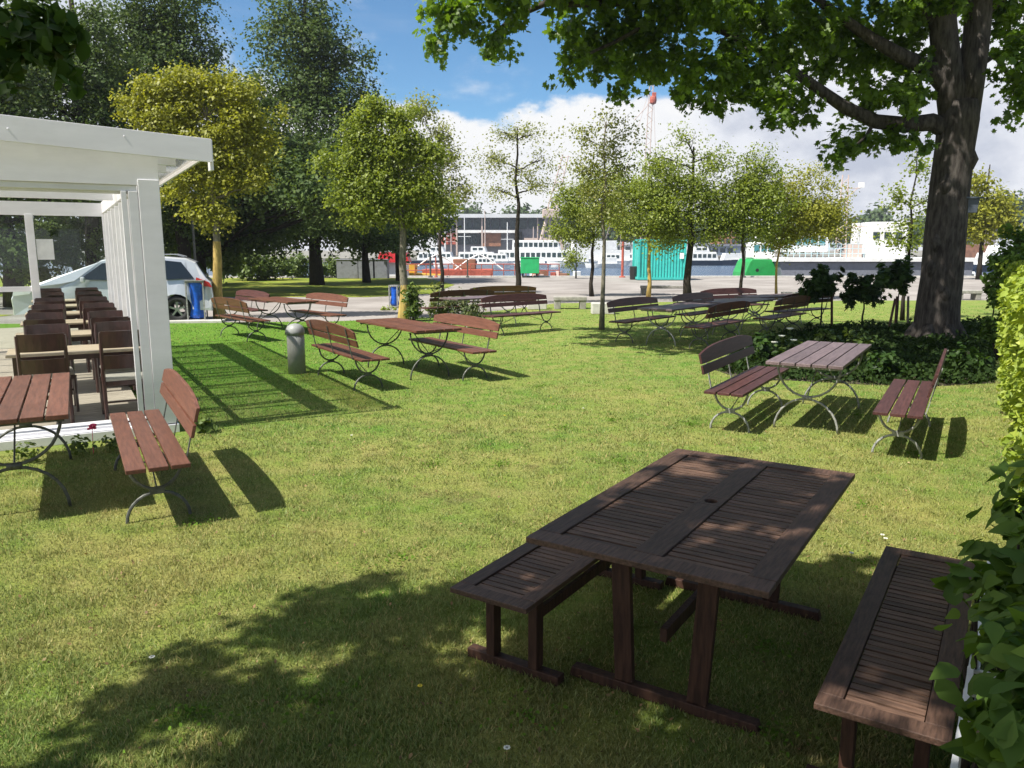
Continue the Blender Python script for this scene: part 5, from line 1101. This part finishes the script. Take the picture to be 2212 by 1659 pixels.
# ---- pier posts, poles
for px, yt, yb, r, m, lab in [(1344, 522, 603, .09, M_RUST, 'thin red-brown mooring post left of the turquoise container'), (1606, 542, 606, .07, M_IRON_D, 'thin dark quay pole left of the green barge'), (930, 553, 598, .07, M_IRON_D, 'dark quay post left of the red gangway'), (942, 556, 600, .05, M_RUST, 'rusty quay post at the left end of the red gangway'), (1010, 560, 602, .05, M_IRON_D, 'dark post with a flat round foot in front of the red gangway')]:
    p = P(px, yb, 56.0); q = P(px, yt, 56.0); mb = MB(); mb.tube([(0, 0, 0), (0, 0, q.z - max(p.z, 0))], r, 8); mb.lathe([(r * 2.6, 0), (r * 2.4, .08), (r, .1)], 10); tag(mb.build('mooring_post', m, None, (p.x, 56.0, 0)), lab, 'post', 'posts along the quay')
mb = MB(); mb.lathe([(.30, 0), (.33, .5), (.33, .82), (.25, .86), (.2, .86)], 14); tag(mb.build('litter_bin', M_BLACK, None, P(1372, 540, 52) - Vector((0, 0, P(1372, 540, 52).z))), 'black litter bin at the left foot of the turquoise container', 'bin')
# ---- lamp among the trees
p = P(420, 540, 31); t = empty('street_lamp', (p.x, 31, 0)); tag(t, 'lamp post with a white head in front of the dark trees at left', 'lamp')
mb = MB(); mb.tube([(0, 0, 0), (0, 0, 3.9)], [.06, .045], 8); mb.build('post', M_IRON_D, t); mb = MB(); mb.lathe([(.05, 3.88), (.13, 3.95), (.15, 4.5), (.05, 4.56)], 12); mb.build('lamp_head', M_BOATW, t, smooth=True)
# ---- red gangway / railing and work barge
t, o = hroot('gangway_railing', 1050, 57.6, 0, 'red and white railing of the landing stage along the quay', 'railing')
mb = MB()
for i in range(15): x = P(872 + i * 24, 560, 57.6).x - o.x; mb.tube([(x, 0, -.6), (x, 0, .92)], .035, 5)
for z in (.9, .45): mb.tube([(P(872, 560, 57.6).x - o.x, 0, z), (P(1208, 560, 57.6).x - o.x, 0, z)], .035, 5)
mb.build('rail', M_RUST, t)
mb = MB(); mb.box(((P(872, 560, 57.6).x + P(1208, 560, 57.6).x) / 2 - o.x, .5, -.35), (11.6, 1.0, .3)); mb.build('landing_stage', M_BOATW, t)
t, o = hroot('work_barge', 990, 62, WATER_Z, 'low rust-red work barge with a pale curved gangway truss', 'boat')
mb = MB(); mb.prism([(-2.6, 0), (-2.9, 1.7), (2.7, 1.7), (2.4, 0)], 'y', 0, 3); mb.build('hull', M_RUST, t, bevel=.05)
mb = MB()
for c_ in (-1.7, 1.6):
    mb.tube([(c_ - 1.9, .3, 1.7), (c_ - .8, .3, 2.5), (c_, .3, 2.9), (c_ + .8, .3, 2.5), (c_ + 1.9, .3, 1.7)], .06, 6)
mb.build('truss', M_BOATW, t)
mb = MB(); mb.box((.4, 1.6, 2.1), (1.8, 1.4, .8)); mb.build('cabin', M_BRICK, t, bevel=.05)
t, o = hroot('teal_boat', 1092, 60, WATER_Z, 'small teal open boat between the rust barge and the green container', 'boat')
mb = MB(); mb.prism([(-1.8, .1), (-2.2, .95), (2.2, .9), (1.9, .1)], 'y', 0, 1.6); mb.build('hull', M_TEALG, t, bevel=.05); mb = MB(); mb.prism([(-2.25, .95), (2.25, .9), (2.25, 1.03), (-2.25, 1.08)], 'y', -.05, 1.65); mb.build('gunwale', M_BOATW, t)
t, o = hroot('scrap_pontoon', 1200, 58.5, WATER_Z, 'pontoon loaded with rusty gear right of the green container', 'pontoon')
mb = MB(); mb.box((0, 1.2, .6), (4.2, 2.6, .9)); mb.build('hull', M_HULLGREY, t, bevel=.05)
rng = random.Random(12)
for k in range(9): mb = MB(); mb.box((rng.uniform(-1.8, 1.8), rng.uniform(.3, 1.8), 1.05 + rng.uniform(.15, .45)), (rng.uniform(.3, .9), .5, rng.uniform(.3, .8)), Matrix.Rotation(rng.uniform(-.5, .5), 3, 'Z')); mb.build('gear', [M_RUST, M_BRICK, M_CRANE, M_BOATW, M_REDP][k % 5], t, bevel=.03)
t, o = hroot('yellow_boat', 893, 61, WATER_Z, 'bright yellow workboat seen behind the left-of-centre tree trunk', 'boat')
mb = MB(); mb.prism([(-1.9, 0), (-2.2, 1.55), (2.1, 1.35), (1.8, 0)], 'y', 0, 2); mb.build('hull', M_ORANGE, t, bevel=.05); mb = MB(); mb.box((-.6, 1, 1.8), (1.4, 1.0, .7)); mb.build('cabin', M_ORANGE, t, bevel=.05)
t, o = hroot('red_kiosk', 848, 59, 0, 'bright red awning stall under the dark trees by the water', 'stall')
mb = MB(); mb.prism([(-1.2, 1.0), (1.2, 1.0), (1.0, 1.75), (-1.0, 1.75)], 'y', 0, 1.6); mb.build('awning', M_REDP, t); mb = MB(); mb.box((0, .9, .4), (2.0, 1.1, 1.2)); mb.build('counter', M_BOATW, t)
for px, w, lab in ((752, 1.5, 'left one of three blue-grey cabinets under the dark trees'), (792, 1.2, 'middle one of three blue-grey cabinets under the dark trees'), (822, 1.0, 'right one of three blue-grey cabinets under the dark trees')):
    p = P(px, 540, 54); mb = MB(); mb.box((0, 0, .62), (w, .8, 1.24)); mb.box((0, 0, 1.27), (w + .08, .88, .06)); tag(mb.build('utility_cabinet', M_HULLGREY, None, (p.x, 54, 0), bevel=.02), lab, 'cabinet', 'cabinets under the dark trees')
# ---- boats on the far side
def make_boat(L, hullm, cabs, winm):
    t = empty('moored_boat', (0, 0, 0)); bm = bmesh.new(); st = []
    for i in range(9):
        u = i / 8; x = (u - .5) * L; w = L * .15 * (1 - max(0, (u - .55) / .45) ** 2.2) + .02; zt = .95 + .5 * max(0, u - .4) ** 2 * L * .12; st.append([(x, -w * .75, 0), (x + (.0 if u < .9 else .3), -w, zt), (x + (.0 if u < .9 else .3), w, zt), (x, w * .75, 0)])
    vs = [[bm.verts.new(p) for p in r] for r in st]
    for a, b in zip(vs, vs[1:]):
        for j in range(4): bm.faces.new((a[j], a[(j + 1) % 4], b[(j + 1) % 4], b[j]))
    bm.faces.new(vs[0][::-1]); bm.faces.new(vs[-1]); bmesh.ops.recalc_face_normals(bm, faces=bm.faces); me = bpy.data.meshes.new('hull'); bm.to_mesh(me); bm.free(); link_mesh('hull', me, hullm, t)
    for (x0, x1, z0, z1) in cabs:
        mb = MB(); mb.prism([(x0 * L, z0), (x1 * L, z0), (x1 * L - (z1 - z0) * .35, z1), (x0 * L + .1, z1)], 'y', -L * .10, L * .10); mb.build('cabin', M_BOATW, t, bevel=.06)
        mb = MB(); n = max(2, int((x1 - x0) * L / 1.1)); w = ((x1 - x0) * L - .8) / n
        for k in range(n): q = MB(); q.box((x0 * L + .3 + (k + .5) * w, -L * .10 - .02, (z0 + z1) / 2 + .1), (w * .72, .05, (z1 - z0) * .42)); q.build('window', winm, t)
    return t
P1 = make_boat(9, M_BOATW, [(-.35, .15, 1.0, 2.5)], M_DGLASS); P2 = make_boat(13, M_BOATD, [(-.4, .2, 1.0, 2.8), (-.2, .05, 2.8, 3.9)], M_DGLASS); P3 = make_boat(20, M_BOATW, [(-.45, .35, 1.0, 3.2), (-.30, .20, 3.2, 5.2)], M_DGLASS)
FB = [(P2, 955, 170, 0, 'dark-hulled boat leftmost on the far side, before the red-walled building'), (P1, 1003, 168, 1, 'white motor boat just right of the leftmost dark boat'), (P2, 1045, 165, 0, 'dark boat moored before the brick part of the far building'), (P1, 1085, 160, 0, 'white covered boat left of the forked tree trunk'),
      (P3, 1170, 165, 0, 'long white two-deck boat behind the green container'), (P3, 1270, 172, 1, 'long white boat between the green container and the slim pale trunk'), (P1, 1330, 165, 0, 'white boat right of the slim pale trunk'), (P1, 1235, 150, 1, 'white motor boat in front of the long white ones'),
      (P2, 1525, 168, 0, 'dark-hulled houseboat in the gap right of the turquoise container'), (P1, 1572, 170, 1, 'small white boat next to the dark-hulled houseboat'), (P1, 1120, 175, 1, 'white boat peeping out behind the forked tree trunk'), (P1, 1375, 178, 0, 'white boat just left of the turquoise container'),
      (P1, 2090, 64, 0, 'white motor boat at the quay right of the big maple trunk'), (P2, 2150, 120, 1, 'dark boat behind the white one right of the big maple trunk'), (P1, 2050, 70, 1, 'white boat nearest the big maple trunk on its right')]
for pr, px, Y, fl, lab in FB:
    c = copy_tree(pr); p = P(px, 540, Y); c.location = (p.x, Y, WATER_Z); c.rotation_euler = (0, 0, (math.pi if fl else 0) + R(8 if fl else -6)); tag(c, lab, 'boat', 'boats moored across the harbour')
    if Y < 100: c.scale = (.6, .6, .6)
for px, Y, fl, lab in ((1420, 160, 0, 'white boat mostly hidden behind the turquoise container'), (975, 150, 1, 'small white boat low in front of the leftmost dark boat'), (1060, 140, 0, 'small white boat nearest the rust barge'), (1150, 150, 1, 'small white boat just above the green container'), (1305, 145, 1, 'small white boat between the small yellow-green tree and the slim trunk')):
    c = copy_tree(P1); p = P(px, 540, Y); c.location = (p.x, Y, WATER_Z); c.scale = (.75, .75, .75); c.rotation_euler = (0, 0, (math.pi if fl else 0) + R(rng.uniform(-12, 12))); tag(c, lab, 'boat', 'boats moored across the harbour')
for p_ in (P1, P2, P3):
    for q in list(p_.children): bpy.data.objects.remove(q, do_unlink=True)
    bpy.data.objects.remove(p_, do_unlink=True)
rng = random.Random(77)
for i, (px, yt) in enumerate([(962, 468), (975, 488), (1004, 470), (1048, 455), (1096, 480), (1152, 490), (1286, 480), (1340, 500)]):
    Y = 174 + i * .6; p = P(px, 560, Y); q = P(px, yt, Y); mb = MB(); mb.tube([(0, 0, 0), (0, 0, q.z - WATER_Z)], [.16, .08], 6); mb.tube([(-1.4, 0, (q.z - WATER_Z) * .6), (1.4, 0, (q.z - WATER_Z) * .6)], .06, 5)
    tag(mb.build('boat_mast', M_CRANE if i % 2 else M_BOATW, None, (p.x, Y, WATER_Z)), 'thin sailboat mast rising before the far harbour buildings', 'mast', 'masts across the harbour')
# ---- buildings across the water
def building(label, Y, pieces, name='harbour_building'):
    xs = [p[1] for p in pieces] + [p[2] for p in pieces]; t, o = hroot(name, sum(xs) / len(xs), Y, -.2, label, 'building', 'buildings across the harbour')
    for nm, x0, x1, y0, y1, m, dep, off in pieces: mb = MB(); fb(mb, x0, x1, y0, y1, Y + off, dep, o); mb.build(nm, m, t)
pc = [('wall', 945, 1210, 470, 553, M_HULLGREY, 12, 1), ('roof', 935, 1215, 462, 470, M_ROOFG, 16, -2.5), ('balcony', 985, 1115, 497, 503, M_BOATW, 3, -1.5), ('wall', 948, 985, 503, 528, M_RUST, 2, -.4), ('wall', 1040, 1082, 503, 532, M_BRICK, 2, -.4), ('wall', 1112, 1128, 500, 540, M_BLACK, 2, -.5), ('wall', 1132, 1205, 514, 545, M_CRANE, 3, -1)]
for i in range(12): pc.append(('window', 962 + i * 20, 978 + i * 20, 474, 494, M_DGLASS, .4, .8 - .4))
for i in range(6): pc.append(('window', 988 + i * 9, 995 + i * 9, 506, 528, M_DGLASS, .4, .5))
for x in (960, 985, 1040, 1118, 1160): pc.append(('column', x, x + 2.5, 470, 552, M_CRANE, .5, -1.6))
building('long low glazed building with a pale flat roof across the harbour', 225, pc)
building('pale low shed across the harbour right of the container', 215, [('wall', 1500, 1600, 532, 552, M_ROOFG, 8, 0), ('roof', 1496, 1604, 527, 532, M_HULLGREY, 10, -1)] + [('window', 1508 + i * 16, 1519 + i * 16, 536, 545, M_DGLASS, .3, -.2) for i in range(5)])
building('brown brick block across the harbour left of the green barge', 230, [('wall', 1552, 1592, 490, 550, M_BRICK, 10, 0), ('roof', 1549, 1595, 486, 490, M_HULLGREY, 11, -.5)] + [('window', 1557 + i * 12, 1564 + i * 12, 500 + j * 16, 508 + j * 16, M_DGLASS, .3, -.2) for i in range(3) for j in range(3)])
building('low white sheds across the harbour behind the long white boats', 222, [('wall', 1225, 1370, 528, 552, M_BOATW, 9, 0), ('roof', 1220, 1375, 523, 528, M_ROOFG, 10, -.5)] + [('window', 1232 + i * 17, 1243 + i * 17, 533, 542, M_DGLASS, .3, -.2) for i in range(8)])
building('grey and white buildings across the harbour right of the maple', 150, [('wall', 2150, 2225, 492, 560, M_ROOFG, 8, 0), ('roof', 2140, 2230, 484, 492, M_HULLGREY, 9, -.5), ('wall', 2080, 2145, 528, 560, M_BRICK, 8, 1)] + [('window', 2158 + i * 16, 2168 + i * 16, 502, 512, M_DGLASS, .3, -.2) for i in range(4)])
# ---- cranes
def lattice(mb, a, b, w, n, r):
    a = Vector(a); b = Vector(b); d = (b - a).normalized(); sx = d.cross(Vector((0, 1, 0))).normalized() * w / 2
    for s_ in (-1, 1): mb.tube([a + sx * s_, b + sx * s_ * .6], r, 5)
    for i in range(n):
        s_ = 1 if i % 2 else -1; mb.tube([a.lerp(b, i / n) + sx * s_, a.lerp(b, (i + 1) / n) - sx * s_], r * .6, 4)
t, o = hroot('portal_crane', 1190, 212, -.2, 'pinkish harbour crane with an A-shaped portal across the water', 'crane')
q = lambda x, y: P(x, y, 212) - o
mb = MB()
for x0, x1 in ((1162, 1182), (1218, 1198)): mb.tube([q(x0, 545), q(x1, 468)], .45, 6)
mb.tube([q(1188, 545), q(1188, 468)], .35, 6); mb.tube([q(1202, 545), q(1202, 468)], .35, 6)
for y in (470, 500, 525): mb.tube([q(1182 - (y - 468) * .26, y), q(1198 + (y - 468) * .26, y)], .35, 6)
mb.build('portal', M_CRANE, t); mb = MB(); mb.box(q(1190, 462), (4.5, 4, 2.4)); mb.build('machine_house', M_CRANE, t, bevel=.2)
mb = MB(); lattice(mb, q(1190, 460), q(1222, 335), 2.4, 14, .16); mb.build('lattice_jib', M_CRANE, t)
t, o = hroot('slewing_crane', 1398, 205, -.2, 'thin pale crane rising over the small trees, with a reddish pulley block', 'crane')
mb = MB(); q = lambda x, y: P(x, y, 205) - o
lattice(mb, q(1388, 545), q(1408, 168), 1.5, 34, .12); mb.build('lattice_jib', M_CRANE, t)
mb = MB(); mb.tube([q(1370, 260), q(1404, 222)], .10, 5); mb.tube([q(1300, 545), q(1408, 175)], .05, 4); mb.tube([q(1412, 215), q(1416, 330)], .05, 4); mb.build('cable', M_CRANE, t)
mb = MB(); mb.lathe([(.2, -1.1), (.8, -.8), (.9, 0), (.8, .8), (.2, 1.0)], 10, q(1411, 216)); mb.box(q(1413, 207), (1.0, .8, 1.6)); mb.build('pulley_block', M_RUST, t, bevel=.1)
# ---- wooded far shore: one mass each, nobody could count the trees
def woods(name, label, segs, n, size, lm, seed, clump):
    cs = []
    for px, py, rx, ry, Y in segs: p = P(px, py, Y); s_ = 1.02 * Y / FPX; cs.append((p.x, p.y, p.z, rx * s_, 8, ry * s_))
    C, O, T = clumped(cs, n, seed, clump, 40, .3); C[:, 2] = np.maximum(C[:, 2], -.2); tag(leaf_cloud(name, C, size, 'diamond', lm, None, seed, .4, O, T), label, 'woods', kind='stuff')
rng = random.Random(3)
woods('far_woods', 'soft green line of woods beyond the far harbour bank', [(930 + i * 22 + rng.uniform(-6, 6), (488 if i < 16 else 512) + rng.uniform(-22, 10), rng.uniform(18, 32), rng.uniform(20, 34), 262 + rng.uniform(-6, 8)) for i in range(56)], 32000, 1.5, LF_FAR, 401, 2.2)
woods('hill_woods', 'darker wooded rise at the right edge beyond the water', [(2196 + rng.uniform(-50, 80), 455 + rng.uniform(-35, 50), 38, 32, 235) for i in range(10)] + [(1880, 475, 26, 24, 240), (1860, 490, 30, 20, 240)], 12000, 1.5, LF_FAR, 402, 2.2)

# ---------------- harbour air
hz = MB(); hz.box((0, 140, 24), (760, 460, 58)); ho = hz.build('haze', (lambda m: m)(bpy.data.materials.new('haze_air')))
hm = bpy.data.materials['haze_air']; hm.use_nodes = True; hm.node_tree.nodes.clear(); hv = hm.node_tree.nodes.new('ShaderNodeVolumePrincipled'); hout = hm.node_tree.nodes.new('ShaderNodeOutputMaterial')
hv.inputs['Color'].default_value = (0.80, 0.88, 1.0, 1); hv.inputs['Density'].default_value = 0.00042; hv.inputs['Anisotropy'].default_value = 0.3; hm.node_tree.links.new(hv.outputs[0], hout.inputs['Volume'])
tag(ho, kind='stuff'); ho["label"] = 'thin pale air over the harbour'
